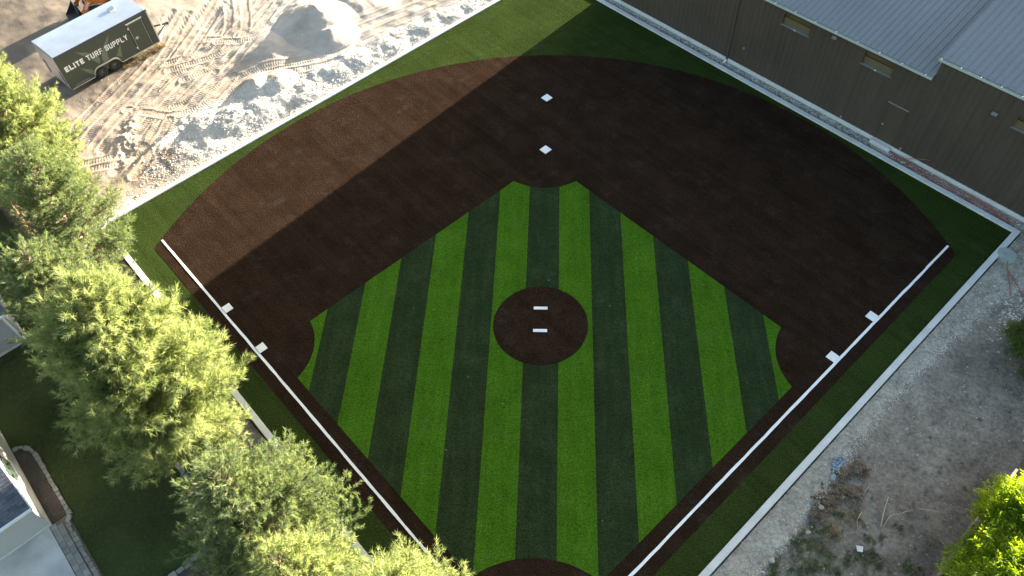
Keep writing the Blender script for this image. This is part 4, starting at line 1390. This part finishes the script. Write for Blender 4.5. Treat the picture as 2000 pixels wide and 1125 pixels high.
ff = lambda x, z, l: (x, -.006 - l, z)
lettering('ELITE', .22, 1.42, 1.44, .33, .082, ff, .20).build('lettering', M['white'], tr)
lettering('TURF', 1.62, 2.66, 1.44, .33, .058, ff, .20).build('lettering', M['white'], tr)
lettering('SUPPLY', 2.85, 4.36, 1.44, .33, .058, ff, .20).build('lettering', M['white'], tr)
for pts in ([(3.44, 2.29), (3.0, 1.95), (2.6, 1.55), (2.42, 1.2), (2.38, .90), (2.75, .90), (2.82, 1.25), (3.02, 1.65)],
            [(1.2, 2.29), (1.75, 1.95), (2.26, 1.52), (2.30, 1.2), (2.15, .90), (1.92, 1.3), (1.6, 1.75)],
            [(1.0, 1.29), (1.35, 1.02), (1.62, .78), (1.52, .50), (1.30, .78)],
            [(3.78, 1.40), (3.5, 1.15), (3.3, .9), (3.24, .86), (3.34, .80), (3.55, .62), (3.62, .95)]):
    MB().poly([(x, -.0035, z) for x, z in pts]).build('blade_print', M['tgreen2'], tr)
b = MB()
for k in range(24): b.poly([(.28 + k * .04, -.006, .45), (.305 + k * .04, -.006, .45), (.305 + k * .04, -.006, .495 - .012 * (k % 3)), (.28 + k * .04, -.006, .495 - .012 * (k % 3))])
b.build('small_print', M['gutter'], tr)

# ------------------------------------------------------------------ skid-steer loader behind the trailer
hd_ = math.atan2(-.62, -.78)
ld = tag(empty('skid_loader', (-30.05, 39.5, -.04), hd_), 'orange and black skid steer loader half hidden behind the trailer', 'loader')
MB().box((-1.35, -.62, .35), (.75, .62, 1.05)).build('chassis', M['orange'], ld, bevel=.05)
MB().box((-1.5, -.6, .9), (-.75, .6, 1.5)).build('engine_cover', M['black'], ld, bevel=.06)
b = MB()
for (x, y) in ((-.7, -.5), (-.7, .5), (.55, -.5), (.55, .5)): b.tube([(x, y, 1.0), (x + .06, y * .95, 2.0)], .04, 6)
b.box((-.8, -.56, 1.98), (.7, .56, 2.06))
b.build('cab_frame', M['black'], ld)
MB().box((.57, -.44, 1.05), (.59, .44, 1.95)).build('windscreen', M['pane'], ld)
for s_ in (-1, 1):
    y = .72 * s_
    arm = MB().extr([(-1.3, y, 1.35), (-1.1, y, 1.62), (.55, y, 1.42), (1.25, y, .72), (1.38, y, .42), (1.15, y, .36), (1.02, y, .62), (.40, y, 1.18), (-1.2, y, 1.28)][::-1], (0, .11 * s_, 0)).build('lift_arm', M['orange'], ld, bevel=.012)
    yl = y + .111 * s_ + .004 * s_
    d = Vector((1.25 - .55, .72 - 1.42)).normalized()
    MB().hexa([(-.4, y + .112 * s_, 1.36), (.42, y + .112 * s_, 1.26), (.42, y + .116 * s_, 1.26), (-.4, y + .116 * s_, 1.36), (-.4, y + .112 * s_, 1.48), (.42, y + .112 * s_, 1.38), (.42, y + .116 * s_, 1.38), (-.4, y + .116 * s_, 1.48)]).build('arm_decal', M['black'], arm)
    o2, dirx, dz_ = Vector((.5, 1.30)), d, Vector((-d.y, d.x))
    if s_ > 0:
        # left side of the loader faces the camera: writing runs down the sloping arm
        g_ = lambda x, z, l, yl=yl: ((o2 + dirx * (.75 - x) - dz_ * (z - .01)).x, yl + l, (o2 + dirx * (.75 - x) - dz_ * (z - .01)).y)
        lettering('CASE', .10, .62, -.06, .15, .034, g_, .22).build('lettering', M['white'], arm)
    MB().tube([(-.2, y - .06 * s_, .75), (1.0, y - .06 * s_, .95)], .04, 8).build('cylinder', M['steel'], arm)
    for x in (-.75, .42): wheel(ld, x, .63 * s_, .42, .27, s_, M['orange'])
bk = MB()
pr = [(1.42, .85), (1.36, .45), (1.45, .10), (2.15, .04), (2.15, .07), (1.50, .15), (1.43, .46), (1.48, .83)]
bk.extr([(x, -.92, z) for x, z in pr][::-1], (0, 1.84, 0))
bucket = bk.build('bucket', M['iron'], ld)
for y in (-.92, .89): MB().extr([(1.42, y, .85), (1.36, y, .45), (1.45, y, .08), (2.15, y, .05), (1.75, y, .45)][::-1], (0, .03, 0)).build('bucket_side', M['iron'], bucket)
MB().box((1.28, -.6, .25), (1.36, .6, .8)).build('attach_plate', M['black'], ld)

# ------------------------------------------------------------------ small things
lid = tag(empty('drain_cover', (21.75, 18.75, -.06)), 'round grey concrete drain cover outside the right kerb corner', 'drain cover')
MB().tube([(0, 0, -.1), (0, 0, .10)], .46, 32).build('riser', M['lid'], lid, bevel=.01)
MB().tube([(0, 0, .10), (0, 0, .15)], .42, 32).build('cover', M['lid'], lid, bevel=.02)


def cable(label, pts, rad=.018, name='cable'):
    c = bpy.data.curves.new(name, 'CURVE'); c.dimensions = '3D'; c.bevel_depth = rad; c.bevel_resolution = 2
    s = c.splines.new('NURBS'); s.points.add(len(pts) - 1)
    for p, q in zip(s.points, pts): p.co = (*q, 1)
    s.use_endpoint_u = True; s.order_u = 4; s.resolution_u = 6
    c.materials.append(M['cable'])
    o = bpy.data.objects.new(name, c); link(o)
    dg = bpy.context.evaluated_depsgraph_get()
    me = bpy.data.meshes.new_from_object(o.evaluated_get(dg))
    bpy.data.objects.remove(o)
    return tag(link(bpy.data.objects.new(name, me)), label, 'cable', 'red cables by the kerb')


rr_ = random.Random(4)
for j, lab in enumerate(('thin red cable winding in the gravel, nearest the kerb', 'thin red cable winding in the gravel, nearest the foundation', 'red cable crossing the others in the gravel strip')):
    pts = []
    for k in range(16):
        v = 5.2 - .45 * k
        pts.append(uv(umax(max(v, C_IN)) + KW + .18 + .16 * j + rr_.uniform(-.13, .13), v, .02 + rr_.uniform(0, .04)))
    cable(lab, pts)
cable('red cable rising from the gravel against the building wall', [uv(30.75, 4.9, .02), uv(30.85, 5.1, .05), uv(30.95, 4.6, .05), uv(31.1, 4.2, .22), uv(31.2, 3.7, .5), uv(31.15, 3.4, .62)], .02)
cable('red cable looping round the kerb corner to the drain cover', [uv(30.55, -1.7, .0), uv(30.5, -2.4, .02), uv(29.7, -2.5, .03), uv(28.9, -2.35, .03), uv(28.3, -2.3, .03), uv(27.8, -2.6, .02), uv(27.2, -3.0, .02), uv(26.5, -3.4, .0)])
cable('long red cable trailing over the dirt to the right edge', [uv(27.9, -2.5, .0), uv(27.3, -3.4, .0), uv(26.6, -4.2, .0), uv(25.6, -4.7, .0), uv(24.4, -5.4, .0), uv(23.6, -5.4, .0)])


def branch(label, pts, rad, forks=()):
    root = tag(empty('fallen_branch'), label, 'branch', 'fallen branches')
    wob = lambda p: uv(p[0], p[1], p[2])
    MB().tube([wob(p) for p in pts], list(np.linspace(rad, rad * .4, len(pts))), 6).build('stem', M['twig'], root, smooth=True)
    for f in forks: MB().tube([wob(p) for p in f], list(np.linspace(rad * .7, rad * .25, len(f))), 5).build('twig', M['twig'], root, smooth=True)


branch('forked bare branch lying on the dirt above the weeds', [(13.0, -5.15, .03), (13.45, -4.95, .05), (13.85, -4.82, .06), (14.2, -4.72, .04)], .032,
       [[(13.05, -5.2, .03), (13.6, -5.15, .08), (13.95, -5.35, .07), (14.45, -5.6, .05)], [(13.9, -4.8, .06), (14.0, -4.9, .09)]])
branch('thin straight stick right of the forked branch', [(14.65, -5.75, .02), (14.85, -6.0, .03), (15.1, -6.35, .02)], .02)
branch('short pale stick on the dirt above the soil heap', [(13.75, -4.0, .02), (14.1, -3.98, .03)], .022, [[(13.9, -4.05, .02), (14.12, -4.08, .02)]])
branch('thin stick on the dirt between soil heap and weeds', [(13.0, -4.35, .02), (12.6, -4.4, .02), (12.3, -4.62, .02)], .02)
branch('dark stick on the gravel just outside the right kerb', [(26.4, -2.5, .02), (26.5, -2.75, .02)], .025)
o = MB().hexa([uv(11.6, -5.05, .0), uv(11.75, -4.9, .0), uv(11.9, -5.1, .0), uv(11.7, -5.2, .0), uv(11.6, -5.05, .03), uv(11.75, -4.9, .05), uv(11.9, -5.1, .03), uv(11.7, -5.2, .05)]).build('paper_scrap', M['paper'])
tag(o, 'crumpled white scrap lying among the weeds', 'scrap')
print('needle faces', NT)
